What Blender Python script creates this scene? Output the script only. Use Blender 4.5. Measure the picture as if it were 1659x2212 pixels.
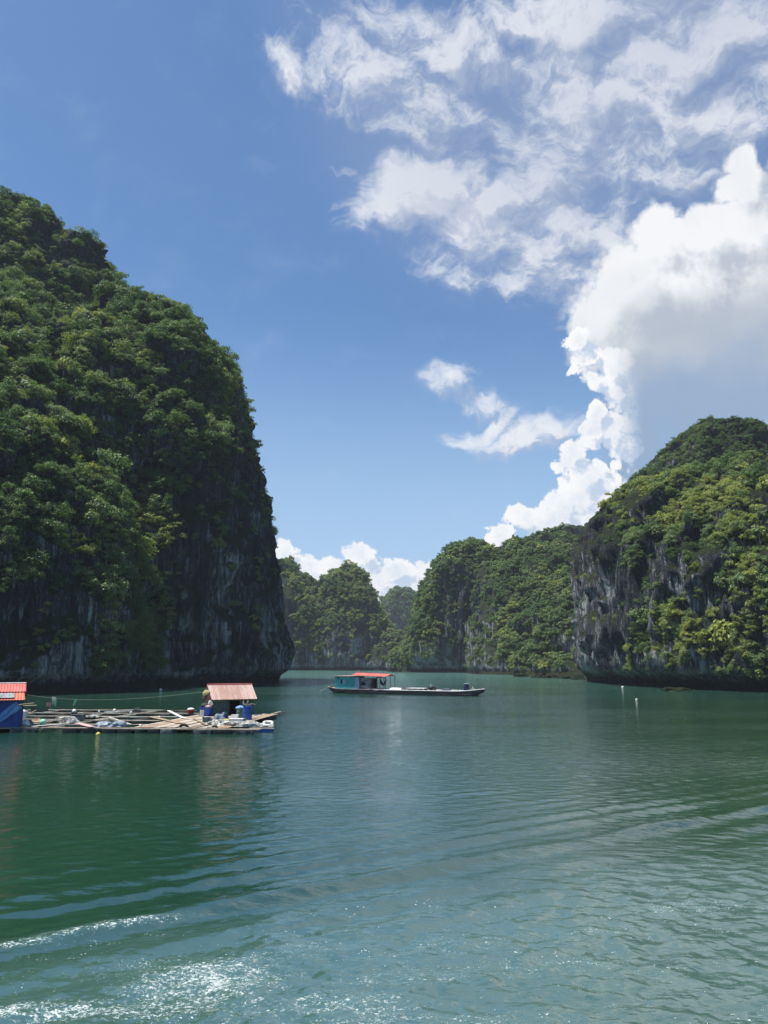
import bpy, bmesh, math, random
import numpy as np
from mathutils import Vector, Matrix, Euler

for _o in list(bpy.data.objects):
    bpy.data.objects.remove(_o)
SC = bpy.context.scene
COL = SC.collection
R = math.radians

# ------------------------------------------------------------------ camera
CAM_H = 6.0
FD = 1702.0                    # focal length in units of a 1659 x 2212 view of the photograph
PITCH = math.atan((1433.0 - 1106.0) / FD)
cd = bpy.data.cameras.new("camera")
cam = bpy.data.objects.new("camera", cd)
COL.objects.link(cam)
cam.location = (0, 0, CAM_H)
cam.rotation_euler = (math.pi / 2 + PITCH, 0, 0)
cd.sensor_fit = 'VERTICAL'
cd.sensor_height = 36.0
cd.lens = 36.0 * FD / 2212.0
cd.clip_start = 0.1
cd.clip_end = 20000
SC.camera = cam
SC.render.resolution_x = 768
SC.render.resolution_y = 1024

# ------------------------------------------------------------------ light
SUN_EL = R(70)
SUN_AZ = R(-82)                # measured from the view direction (+Y), negative = to the left
sun_dir = Vector((math.sin(SUN_AZ) * math.cos(SUN_EL), math.cos(SUN_AZ) * math.cos(SUN_EL), math.sin(SUN_EL)))
ld = bpy.data.lights.new("sun", 'SUN')
ld.energy = 5.0
ld.angle = R(0.5)
ld.color = (1.0, 0.955, 0.88)
sun = bpy.data.objects.new("sun", ld)
COL.objects.link(sun)
sun.rotation_euler = (-sun_dir).to_track_quat('-Z', 'Y').to_euler()
SC.view_settings.view_transform = 'Standard'
SC.view_settings.look = 'None'
SC.view_settings.exposure = 0.60
SC.view_settings.gamma = 1.0
SC.view_settings.use_curve_mapping = False
try:
    SC.cycles.use_adaptive_sampling = True
    SC.cycles.adaptive_threshold = 0.02
    SC.cycles.use_denoising = True
    SC.cycles.max_bounces = 6
    SC.cycles.diffuse_bounces = 2
    SC.cycles.glossy_bounces = 3
    SC.cycles.transmission_bounces = 3
    SC.cycles.transparent_max_bounces = 6
    SC.cycles.volume_bounces = 0
    SC.cycles.caustics_reflective = False
    SC.cycles.caustics_refractive = False
    SC.cycles.sample_clamp_indirect = 4.0
    SC.cycles.sample_clamp_direct = 12.0
except Exception:
    pass


# ------------------------------------------------------------------ reading places off the photograph
CP, SP = math.cos(PITCH), math.sin(PITCH)


def ray(x, y):
    u = (x - 829.5) / FD
    v = (1106.0 - y) / FD
    return (u, CP - v * SP, SP + v * CP)


def at_depth(x, y, Y):
    d = ray(x, y)
    t = Y / d[1]
    return (d[0] * t, Y, CAM_H + d[2] * t)


def on_water(x, y, z=0.0):
    d = ray(x, y)
    t = (CAM_H - z) / -d[2]
    return Vector((d[0] * t, d[1] * t, z))


def to_photo(P):
    """world points (n,3) -> photograph coordinates, used to decide where rock is bare"""
    X, Y, Z = P[:, 0], P[:, 1], P[:, 2] - CAM_H
    f = Y * CP + Z * SP
    up = -Y * SP + Z * CP
    return 829.5 + FD * X / f, 1106.0 - FD * up / f


def az_el(x, y):
    d = Vector(ray(x, y)).normalized()
    return math.atan2(d.x, d.y), math.asin(d.z)


# ------------------------------------------------------------------ node helpers
class NT:
    def __init__(self, tree):
        self.t = tree
        self.n = tree.nodes
        self.l = tree.links

    def new(self, kind, **kw):
        nd = self.n.new(kind)
        for k, v in kw.items():
            setattr(nd, k, v)
        return nd

    def put(self, sock, v):
        if hasattr(v, 'is_output') or isinstance(v, bpy.types.NodeSocket):
            self.l.new(v, sock)
        elif v is not None:
            sock.default_value = v

    def math(self, op, a, b=None, c=None, clamp=False):
        nd = self.new('ShaderNodeMath', operation=op)
        nd.use_clamp = clamp
        self.put(nd.inputs[0], a)
        if b is not None:
            self.put(nd.inputs[1], b)
        if c is not None:
            self.put(nd.inputs[2], c)
        return nd.outputs[0]

    def vmath(self, op, a, b=None, out=0, scale=None):
        nd = self.new('ShaderNodeVectorMath', operation=op)
        self.put(nd.inputs[0], a)
        if b is not None:
            self.put(nd.inputs[1], b)
        if scale is not None:
            self.put(nd.inputs['Scale'], scale)
        return nd.outputs[out]

    def mapr(self, v, a, b, c=0.0, d=1.0, kind='SMOOTHSTEP'):
        nd = self.new('ShaderNodeMapRange', interpolation_type=kind)
        self.put(nd.inputs[0], v)
        for i, x in enumerate((a, b, c, d)):
            self.put(nd.inputs[1 + i], x)
        return nd.outputs[0]

    def noise(self, vec, scale, detail=4.0, rough=0.55, dist=0.0, lac=2.0, out=0, kind='FBM', dims='3D'):
        nd = self.new('ShaderNodeTexNoise', noise_dimensions=dims)
        try:
            nd.noise_type = kind
            nd.normalize = True
        except Exception:
            pass
        self.put(nd.inputs['Vector'], vec)
        nd.inputs['Scale'].default_value = scale
        nd.inputs['Detail'].default_value = detail
        nd.inputs['Roughness'].default_value = rough
        nd.inputs['Lacunarity'].default_value = lac
        nd.inputs['Distortion'].default_value = dist
        return nd.outputs[out]

    def mapping(self, vec, loc=(0, 0, 0), rot=(0, 0, 0), scale=(1, 1, 1), kind='POINT'):
        nd = self.new('ShaderNodeMapping', vector_type=kind)
        self.put(nd.inputs[0], vec)
        nd.inputs['Location'].default_value = loc
        nd.inputs['Rotation'].default_value = rot
        nd.inputs['Scale'].default_value = scale
        return nd.outputs[0]

    def mix(self, fac, a, b, blend='MIX'):
        nd = self.new('ShaderNodeMix', data_type='RGBA', blend_type=blend)
        self.put(nd.inputs[0], fac)
        for s, v in ((nd.inputs[6], a), (nd.inputs[7], b)):
            if isinstance(v, tuple) and len(v) == 3:
                v = (*v, 1.0)
            self.put(s, v)
        return nd.outputs[2]

    def xyz(self, x, y, z=0.0):
        nd = self.new('ShaderNodeCombineXYZ')
        for i, v in enumerate((x, y, z)):
            self.put(nd.inputs[i], v)
        return nd.outputs[0]

    def sep(self, v):
        nd = self.new('ShaderNodeSeparateXYZ')
        self.put(nd.inputs[0], v)
        return nd.outputs

    def ramp(self, fac, stops):
        nd = self.new('ShaderNodeValToRGB')
        self.put(nd.inputs[0], fac)
        cr = nd.color_ramp
        while len(cr.elements) < len(stops):
            cr.elements.new(0.5)
        for e, (p, c) in zip(cr.elements, stops):
            e.position = p
            e.color = (*c, 1.0) if len(c) == 3 else c
        return nd.outputs[0]


def blobs(nt, p, items):
    """largest of a set of soft ellipses laid out on the sky in azimuth / elevation"""
    acc = None
    for (x, y, rx, ry, rot, w) in items:
        a, e = az_el(x, y)
        a2, e2 = az_el(x + rx, y)
        _, e3 = az_el(x, y - ry)
        sx = max(abs(a2 - a), 1e-3)
        sy = max(abs(e3 - e), 1e-3)
        # each ellipse waits for the one before it, which keeps the shader small
        pp = p if acc is None else nt.vmath('ADD', p, nt.math('MULTIPLY', acc, 1e-5))
        m = nt.mapping(pp, (a, e, 0), (0, 0, R(-rot)), (sx, sy, 1), 'TEXTURE')
        ln = nt.vmath('LENGTH', m, out=1)
        v = nt.mapr(ln, 0.0, 1.75, w, 0.0, 'SMOOTHSTEP')
        acc = v if acc is None else nt.math('SMOOTH_MAX', acc, v, 0.12)
    return acc


# ------------------------------------------------------------------ sky
world = bpy.data.worlds.new("World")
SC.world = world
world.use_nodes = True
try:
    world.cycles.sampling_method = 'NONE'
except Exception:
    pass
W = NT(world.node_tree)
W.n.clear()

# crisp cumulus: tower on the right, heaps over the horizon
TOWER = [
    (1602, 352, 44, 44, 0, 1.5), (1592, 398, 58, 50, 0, 1.5), (1630, 410, 50, 60, 0, 1.5), (1640, 500, 130, 110, 0, 1.7), (1540, 510, 130, 90, 10, 1.6), (1450, 530, 90, 100, 0, 1.5), (1400, 540, 60, 80, 0, 1.2),
    (1500, 620, 190, 120, 0, 1.8), (1370, 640, 140, 120, 0, 1.7), (1300, 690, 90, 80, 0, 1.6), (1640, 660, 180, 150, 0, 1.8),
    (1340, 750, 110, 90, 0, 1.6), (1460, 770, 150, 100, 0, 1.7), (1600, 800, 200, 110, 0, 1.7), (1760, 520, 160, 220, 0, 1.8),
]
CUM = [
    (1272, 772, 40, 34, 0, 1.5), (1288, 818, 46, 30, 20, 1.5), (1330, 790, 50, 44, 0, 1.5), (1240, 803, 16, 12, 0, 1.2), (1352, 832, 14, 20, 0, 1.2), (1250, 735, 34, 40, 0, 1.5), (1345, 850, 50, 80, 0, 1.5), (1345, 940, 55, 80, 0, 1.6),
    (1290, 890, 22, 34, 0, 1.6), (1276, 935, 32, 26, 0, 1.5), (1246, 985, 38, 36, 0, 1.6), (1275, 965, 30, 30, 0, 1.5), (1275, 1015, 40, 40, 0, 1.5), (1225, 1060, 38, 46, 0, 1.5),
    (1300, 1060, 60, 60, 0, 1.6), (1190, 1130, 90, 50, 0, 1.7), (1085, 1152, 50, 34, 0, 1.6), (1135, 1120, 46, 32, 0, 1.6), (1250, 1100, 80, 70, 0, 1.7), (1270, 1040, 50, 60, 0, 1.6), (1292, 930, 24, 50, 0, 1.4),
    (1290, 1120, 100, 80, 0, 1.6), (1330, 1000, 26, 16, 0, 1.3), (1205, 1010, 16, 20, 0, 1.2), (1190, 1075, 16, 24, 0, 1.3),
    (1690, 920, 50, 60, 0, 1.3),
    (618, 1198, 36, 38, 0, 1.6), (655, 1236, 56, 36, 0, 1.6), (716, 1232, 40, 30, 0, 1.5), (775, 1212, 42, 38, 0, 1.6), (690, 1258, 80, 34, 0, 1.6), (805, 1245, 60, 44, 0, 1.6),
    (850, 1234, 48, 34, 0, 1.6), (925, 1240, 60, 34, 0, 1.6), (890, 1262, 80, 40, 0, 1.6), (760, 1290, 190, 56, 0, 1.6), (560, 1240, 60, 60, 0, 1.5), (880, 1270, 100, 40, 0, 1.5),
]
# soft, torn clouds of the upper sky
SOFT = [
    (900, 420, 130, 78, -8, 1.35), (800, 455, 70, 46, 0, 0.85), (1020, 480, 150, 85, 20, 1.0), (910, 545, 120, 40, 25, 0.60),
    (1170, 560, 190, 75, 28, 0.86), (1290, 500, 160, 90, 20, 0.85), (1230, 650, 120, 60, 30, 0.72), (1120, 620, 140, 40, 25, 0.60),
    (740, 85, 120, 50, 20, 0.66), (860, 200, 230, 75, 22, 0.80), (1000, 120, 230, 70, 15, 0.84), (1180, 60, 240, 75, 8, 0.92),
    (1250, 190, 260, 85, 15, 0.86), (1480, 100, 240, 130, 5, 0.98), (1060, 270, 170, 50, 28, 0.70), (1500, 250, 240, 90, 10, 0.82),
    (1330, 340, 220, 85, 14, 0.78), (880, 280, 150, 35, 25, 0.60), (640, 140, 110, 50, 25, 0.52), (1180, 400, 150, 55, 25, 0.66),
    (1350, -120, 420, 110, 5, 0.95), (1750, 150, 200, 200, 0, 0.85),
    (955, 826, 56, 34, 0, 0.84), (1000, 850, 60, 28, 12, 0.70), (1045, 856, 50, 22, 6, 0.78), (1000, 932, 66, 24, -6, 0.70), (1120, 935, 130, 38, -4, 0.84),
    (1215, 912, 70, 34, 0, 0.82), (1060, 905, 60, 20, -20, 0.9), (745, 350, 34, 12, 0, 0.40),
]
# smooth grey-blue sheet under the tower
VEIL = [
    (1560, 900, 170, 170, 0, 1.0), (1640, 800, 240, 200, 0, 1.0), (1480, 1010, 130, 90, 0, 1.0), (1420, 840, 90, 110, 0, 0.95), (1700, 1050, 300, 180, 0, 1.0),
    (1375, 960, 80, 130, 0, 1.0), (1470, 1110, 150, 80, 0, 1.0), (1345, 1040, 70, 70, 0, 1.0), (1360, 870, 60, 60, 0, 1.0),
]


def cloud_group(name, items, nscale, namp, rough, stretch, warp, kind='FBM', detail=7.0, mean=0.5):
    g = bpy.data.node_groups.new(name, 'ShaderNodeTree')
    g.interface.new_socket('P', in_out='INPUT', socket_type='NodeSocketVector')
    g.interface.new_socket('Density', in_out='OUTPUT', socket_type='NodeSocketFloat')
    nt = NT(g)
    gi = nt.new('NodeGroupInput')
    go = nt.new('NodeGroupOutput')
    p = gi.outputs[0]
    wv = nt.noise(p, nscale * 0.5, 4, 0.6, out=1, dims='2D')
    wv = nt.vmath('SUBTRACT', wv, (0.5, 0.5, 0.5))
    wv = nt.vmath('SCALE', wv, scale=warp)
    pw = nt.vmath('ADD', p, wv)
    pw2 = nt.mapping(pw, (0, 0, 0), (0, 0, R(stretch[0])), (stretch[1], stretch[2], 1))
    f = blobs(nt, pw, items)
    n = nt.noise(pw2, nscale, detail, rough, 0.0, kind='FBM', dims='2D')
    if kind == 'BILLOW':
        vor = nt.new('ShaderNodeTexVoronoi', feature='F1', voronoi_dimensions='2D')
        nt.put(vor.inputs['Vector'], pw2)
        vor.inputs['Scale'].default_value = nscale * 1.5
        vor.inputs['Detail'].default_value = 3.0
        vor.inputs['Roughness'].default_value = 0.6
        vor.inputs['Lacunarity'].default_value = 2.2
        vd = nt.math('MULTIPLY', vor.outputs['Distance'], vor.outputs['Distance'])
        n = nt.math('SUBTRACT', nt.math('MULTIPLY', n, 0.95), nt.math('MULTIPLY', vd, 0.42))
    gate = nt.mapr(f, 0.02, 0.3, 0, 1, 'LINEAR')
    nn = nt.math('MULTIPLY', nt.math('SUBTRACT', n, mean), namp)
    d = nt.math('ADD', f, nt.math('MULTIPLY', nn, gate))
    nt.put(go.inputs[0], d)
    return g


g_cum = cloud_group('cumulus_density', [(b[0], b[1], b[2], b[3], b[4], b[5] * 1.12) for b in CUM], 24.0, 1.0, 0.62, (0, 1, 1), 0.024, 'BILLOW', 7.0, 0.385)
g_tow = cloud_group('tower_density', TOWER, 12.0, 0.62, 0.62, (0, 1, 1), 0.040, 'BILLOW', 8.0, 0.385)
g_soft = cloud_group('torn_density', SOFT, 13.0, 2.3, 0.66, (24, 0.7, 1.35), 0.09)
g_veil = cloud_group('veil_density', VEIL, 5.0, 0.10, 0.5, (0, 1, 1), 0.02, detail=3.0)


def use(g, p):
    nd = W.new('ShaderNodeGroup')
    nd.node_tree = g
    W.put(nd.inputs[0], p)
    return nd.outputs[0]


geo = W.new('ShaderNodeTexCoord')
dirv = W.vmath('NORMALIZE', geo.outputs['Generated'])
sx, sy, sz = W.sep(dirv)
az = W.math('ARCTAN2', sx, sy)
el = W.math('ARCSINE', sz)
P = W.xyz(az, el, 0.0)
sky = W.new('ShaderNodeTexSky', sky_type='NISHITA')
sky.sun_disc = False
sky.sun_elevation = SUN_EL
sky.sun_rotation = SUN_AZ
sky.air_density = 1.0
sky.dust_density = 0.6
sky.ozone_density = 1.6
sky.altitude = 0
SKY_K = 0.063
sky_rgb = W.mix(1.0, sky.outputs[0], (0.86, 1.15, 1.38), 'MULTIPLY')
sky_rgb = W.mix(W.mapr(el, 0.02, 0.46, 0.95, 0), sky_rgb, (0.285 / SKY_K, 0.415 / SKY_K, 0.585 / SKY_K))

TO_SUN = (-0.012, 0.016, 0)
d0 = use(g_cum, P)
d1 = use(g_cum, W.vmath('ADD', P, TO_SUN))
s0 = use(g_soft, P)
s1 = use(g_soft, W.vmath('ADD', P, (-0.018, 0.022, 0)))
v0 = use(g_veil, P)
K = 0.66 / SKY_K
# wisps
s_m = W.mapr(s0, 0.06, 1.0, 0, 0.95)
s_lit = W.mapr(W.math('SUBTRACT', s0, s1), -0.22, 0.30, 0, 1)
s_thick = W.mapr(s0, 0.55, 1.3, 0, 1)
s_col = W.mix(s_lit, (0.50 * K, 0.56 * K, 0.69 * K), (0.86 * K, 0.89 * K, 0.94 * K))
s_col = W.mix(W.math('MULTIPLY', s_thick, 0.55), s_col, (0.86 * K, 0.88 * K, 0.92 * K))
c = W.mix(s_m, sky_rgb, s_col)
# a thin milky layer around the torn clouds
thin = blobs(W, P, [(1200, 330, 520, 300, 12, 1.0), (1500, 60, 420, 260, 0, 1.0), (820, 140, 240, 110, 20, 0.7)])
thin_n = W.noise(P, 3.0, 5, 0.5)
c = W.mix(W.math('MULTIPLY', W.math('MULTIPLY', thin, thin_n), 1.0), c, (0.41 * K, 0.48 * K, 0.64 * K))
# veil
v_m = W.mapr(v0, 0.10, 0.9, 0, 0.85)
v_col = W.mix(W.mapr(el, 0.12, 0.45), (0.26 * K, 0.38 * K, 0.56 * K), (0.38 * K, 0.47 * K, 0.62 * K))
c = W.mix(v_m, c, v_col)
# tower: bright crown, greyer towards its flat base, then it dissolves into the sheet
t0 = use(g_tow, P)
t1 = use(g_tow, W.vmath('ADD', P, (-0.022, 0.030, 0)))
t_m = W.mapr(t0, 0.40, 0.85, 0, 1)
wob = W.math('MULTIPLY', W.math('SUBTRACT', W.noise(P, 9.0, 4, 0.5, dims='2D'), 0.5), 0.10)
elw = W.math('ADD', el, wob)
EA, EB, EC = az_el(1500, 590)[1], az_el(1500, 715)[1], az_el(1500, 850)[1]
grey = W.mapr(elw, EB, EA, 1, 0)
t_lit = W.mapr(W.math('SUBTRACT', t0, t1), -0.55, 0.45, 0, 1)
t_in = W.noise(P, 7.0, 5, 0.6, 0.6, dims='2D')
t_lit = W.math('ADD', t_lit, W.math('MULTIPLY', W.math('SUBTRACT', t_in, 0.53), 1.3), clamp=True)
t_col = W.mix(t_lit, (0.52 * K, 0.57 * K, 0.66 * K), (0.93 * K, 0.94 * K, 0.96 * K))
t_col = W.mix(W.math('MULTIPLY', grey, W.mapr(az, 0.28, 0.37, 0.25, 0.9)), t_col, (0.46 * K, 0.52 * K, 0.61 * K))
t_m = W.math('MULTIPLY', t_m, W.math('SUBTRACT', 1.0, W.math('MULTIPLY', W.mapr(elw, EC, EB, 1, 0), W.mapr(az, 0.285, 0.35, 0.0, 1))))
c = W.mix(t_m, c, t_col)
# small cumulus
c_m = W.mapr(d0, 0.42, 0.74, 0, 1)
c_lit = W.mapr(W.math('SUBTRACT', d0, d1), -0.45, 0.30, 0, 1)
c_in = W.noise(P, 30.0, 4, 0.6, dims='2D')
c_lit = W.math('ADD', c_lit, W.math('MULTIPLY', W.math('SUBTRACT', c_in, 0.56), 1.1), clamp=True)
c_lit = W.math('SUBTRACT', c_lit, W.mapr(d0, 1.0, 1.9, 0, 0.35), clamp=True)
c_col = W.mix(c_lit, (0.56 * K, 0.66 * K, 0.82 * K), (1.0 * K, 1.0 * K, 1.0 * K))
# on the right the column melts into the sheet
C0, C1 = az_el(1316, 900)[0], az_el(1400, 900)[0]
EM = az_el(1316, 1010)[1]
melt = W.math('MULTIPLY', W.mapr(az, C0, C1, 0, 1), W.mapr(el, EM, EM + 0.05, 0.35, 1.0))
c_m = W.math('MULTIPLY', c_m, W.math('SUBTRACT', 0.97, melt))
c = W.mix(c_m, c, c_col)
# keep everything below the horizon plain
c = W.mix(W.mapr(el, -0.02, 0.0), (0.10 * K, 0.16 * K, 0.20 * K), c)
bg = W.new('ShaderNodeBackground')
W.put(bg.inputs[0], c)
bg.inputs[1].default_value = SKY_K
wo = W.new('ShaderNodeOutputWorld')
W.put(wo.inputs[0], bg.outputs[0])


# ------------------------------------------------------------------ numpy noise
_rng = np.random.RandomState(7)
_perm = _rng.permutation(256)
_perm = np.concatenate([_perm, _perm, _perm])
_grad = _rng.normal(size=(256, 3))
_grad /= np.linalg.norm(_grad, axis=1)[:, None]


def pnoise(P):
    Pi = np.floor(P).astype(np.int64)
    Pf = P - Pi
    w = Pf * Pf * Pf * (Pf * (Pf * 6 - 15) + 10)
    Pi &= 255
    out = np.zeros(len(P))
    for dx in (0, 1):
        for dy in (0, 1):
            for dz in (0, 1):
                h = _perm[_perm[_perm[Pi[:, 0] + dx] + Pi[:, 1] + dy] + Pi[:, 2] + dz]
                g = _grad[h]
                d = ((Pf - (dx, dy, dz)) * g).sum(1)
                ww = (w[:, 0] if dx else 1 - w[:, 0]) * (w[:, 1] if dy else 1 - w[:, 1]) * (w[:, 2] if dz else 1 - w[:, 2])
                out += d * ww
    return out * 1.6


def fbm(P, octaves=4, rough=0.5, lac=2.03):
    o, a, f, s = 0, 1.0, 1.0, 0
    for i in range(octaves):
        o = o + a * pnoise(P * f + 17.3 * i)
        s += a
        a *= rough
        f *= lac
    return o / s


def ss(a, b, x):
    t = np.clip((x - a) / (b - a), 0, 1)
    return t * t * (3 - 2 * t)


# ------------------------------------------------------------------ tagging
def tag(o, label=None, cat=None, group=None, kind=None):
    if label:
        o['label'] = label
    if cat:
        o['category'] = cat
    if group:
        o['group'] = group
    if kind:
        o['kind'] = kind
    return o


def mesh_np(name, V, F):
    me = bpy.data.meshes.new(name)
    V = np.asarray(V, dtype=np.float32)
    F = np.asarray(F, dtype=np.int32)
    k = F.shape[1]
    me.vertices.add(len(V))
    me.vertices.foreach_set('co', V.ravel())
    me.loops.add(F.size)
    me.loops.foreach_set('vertex_index', F.ravel())
    me.polygons.add(len(F))
    me.polygons.foreach_set('loop_start', np.arange(0, F.size, k, dtype=np.int32))
    me.polygons.foreach_set('loop_total', np.full(len(F), k, dtype=np.int32))
    me.update(calc_edges=True)
    return me


def link(name, me, m=None, parent=None):
    o = bpy.data.objects.new(name, me)
    COL.objects.link(o)
    if m is not None:
        me.materials.clear()
        me.materials.append(m)
    if parent is not None:
        o.parent = parent
    return o


def smooth(me, on=True):
    me.polygons.foreach_set('use_smooth', np.full(len(me.polygons), on, dtype=bool))


def new_mat(name):
    m = bpy.data.materials.new(name)
    m.use_nodes = True
    nt = NT(m.node_tree)
    bs = nt.n['Principled BSDF']
    return m, nt, bs


# ------------------------------------------------------------------ rock
def rock_material(name, detail_scale=1.0):
    m, nt, bs = new_mat(name)
    tc = nt.new('ShaderNodeTexCoord')
    p = tc.outputs['Object']
    str1 = nt.mapping(p, scale=(0.55, 0.55, 0.045))
    str2 = nt.mapping(p, scale=(1.7, 1.7, 0.16))
    a = nt.noise(str1, 1.0 * detail_scale, 6, 0.6, 0.6)
    b = nt.noise(str2, 1.0 * detail_scale, 5, 0.6, 0.4)
    big = nt.noise(p, 0.05, 4, 0.55)
    fine = nt.noise(nt.mapping(p, scale=(1.3, 1.3, 0.6)), 1.9, 7, 0.7)
    v = nt.math('ADD', nt.math('MULTIPLY', a, 0.6), nt.math('MULTIPLY', b, 0.4))
    v = nt.math('ADD', v, nt.math('MULTIPLY', nt.math('SUBTRACT', big, 0.5), 0.55))
    v = nt.math('ADD', v, nt.mapr(nt.sep(p)[2], 6.0, 60.0, 0.115, 0.0))
    col = nt.ramp(v, [(0.36, (0.013, 0.016, 0.022)), (0.50, (0.034, 0.040, 0.048)), (0.59, (0.080, 0.092, 0.105)), (0.66, (0.26, 0.285, 0.30)), (0.74, (0.50, 0.52, 0.52))])
    # dark upright cracks
    ck = nt.noise(nt.mapping(p, scale=(0.9, 0.9, 0.10)), 1.0 * detail_scale, 7, 0.65, 0.5)
    ck = nt.mapr(nt.math('ABSOLUTE', nt.math('SUBTRACT', ck, 0.5)), 0.0, 0.022, 0.85, 0.0)
    col = nt.mix(ck, col, (0.010, 0.011, 0.013))
    # ochre staining
    st = nt.noise(nt.mapping(p, scale=(0.25, 0.25, 0.05)), 1.0, 4, 0.6)
    col = nt.mix(nt.mapr(st, 0.62, 0.74, 0, 0.35), col, (0.20, 0.14, 0.08))
    # pale oyster line over a dark algae band where the tide works
    z = nt.sep(p)[2]
    zz = nt.math('ADD', z, nt.math('MULTIPLY', nt.math('SUBTRACT', nt.noise(p, 0.4, 4, 0.6), 0.5), 2.2))
    line = nt.math('MULTIPLY', nt.mapr(zz, 2.9, 3.5), nt.mapr(zz, 4.2, 5.4, 1, 0))
    line = nt.math('MULTIPLY', line, nt.mapr(nt.noise(p, 0.7, 5, 0.7), 0.42, 0.62))
    col = nt.mix(nt.math('MULTIPLY', line, 0.65), col, (0.36, 0.36, 0.33))
    col = nt.mix(nt.mapr(zz, 1.6, 3.4, 1, 0), col, (0.030, 0.027, 0.025))
    # moss on ledges
    nrm = nt.sep(nt.new('ShaderNodeNewGeometry').outputs['Normal'])[2]
    mo = nt.math('ADD', nrm, nt.math('MULTIPLY', nt.math('SUBTRACT', fine, 0.5), 0.8))
    col = nt.mix(nt.mapr(mo, 0.12, 0.45, 0, 0.95), col, (0.022, 0.036, 0.012))
    nt.put(bs.inputs['Base Color'], col)
    bs.inputs['Roughness'].default_value = 0.9
    bs.inputs['Specular IOR Level'].default_value = 0.2
    h = nt.math('ADD', nt.math('MULTIPLY', b, 1.2), nt.math('MULTIPLY', fine, 0.9))
    h = nt.math('SUBTRACT', h, nt.math('MULTIPLY', ck, 0.35))
    bp = nt.new('ShaderNodeBump')
    bp.inputs['Strength'].default_value = 0.9
    bp.inputs['Distance'].default_value = 1.3
    nt.put(bp.inputs['Height'], h)
    nt.put(bs.inputs['Normal'], bp.outputs[0])
    return m


M_ROCK = rock_material('limestone')


def ring_pts(cx, cy, a, yf, yb, z, n=64, e=2.4):
    pts = []
    for i in range(n):
        t = 2 * math.pi * i / n
        c, s = math.cos(t), math.sin(t)
        x = cx + a * math.copysign(abs(c) ** (2 / e), c)
        b = (yb - cy) if s > 0 else (cy - yf)
        y = cy + b * math.copysign(abs(s) ** (2 / e), s)
        pts.append((x, y, z))
    return pts


def loft(bm, levels, e=2.4, base=-5.0, n=64):
    """levels: (photo y, photo x left, photo x right, depth of the axis, front depth, back depth)"""
    rings = []
    zlast = None
    lv = []
    for (y, xl, xr, Y, yf, yb) in levels:
        pl = at_depth(xl, y, Y)
        pr = at_depth(xr, y, Y)
        lv.append([(pl[0] + pr[0]) / 2, Y, max((pr[0] - pl[0]) / 2, 0.3), yf, yb, pl[2]])
    b0 = list(lv[0])
    b0[5] = base
    lv = [b0] + lv
    # refine between the given levels
    out = []
    for i in range(len(lv) - 1):
        k = max(1, int(abs(lv[i + 1][5] - lv[i][5]) / 4))
        for j in range(k):
            t = j / k
            out.append([lv[i][q] * (1 - t) + lv[i + 1][q] * t for q in range(6)])
    out.append(lv[-1])
    last = None
    first = None
    for (cx, cy, a, yf, yb, z) in out:
        vs = [bm.verts.new(p) for p in ring_pts(cx, cy, a, min(yf, cy - 0.5), max(yb, cy + 0.5), z, n, e)]
        if last:
            for i in range(n):
                bm.faces.new((last[i], last[(i + 1) % n], vs[(i + 1) % n], vs[i]))
        else:
            first = vs
        last = vs
    bm.faces.new(list(reversed(first)))
    bm.faces.new(last)


def union_mesh(lofts, voxel):
    """the lofts of one hill, merged into a single skin of even faces"""
    bm = bmesh.new()
    for lv, e in lofts:
        loft(bm, lv, e)
    bmesh.ops.recalc_face_normals(bm, faces=bm.faces)
    me = bpy.data.meshes.new('tmp')
    bm.to_mesh(me)
    bm.free()
    o = bpy.data.objects.new('tmp', me)
    COL.objects.link(o)
    md = o.modifiers.new('r', 'REMESH')
    md.mode = 'VOXEL'
    md.voxel_size = voxel
    dg = bpy.context.evaluated_depsgraph_get()
    ev = o.evaluated_get(dg)
    m2 = bpy.data.meshes.new_from_object(ev)
    bpy.data.objects.remove(o)
    return m2


def get_vn(me):
    n = len(me.vertices)
    V = np.empty(n * 3, np.float32)
    me.vertices.foreach_get('co', V)
    N = np.empty(n * 3, np.float32)
    me.vertices.foreach_get('normal', N)
    return V.reshape(-1, 3).astype(float), N.reshape(-1, 3).astype(float)


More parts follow.
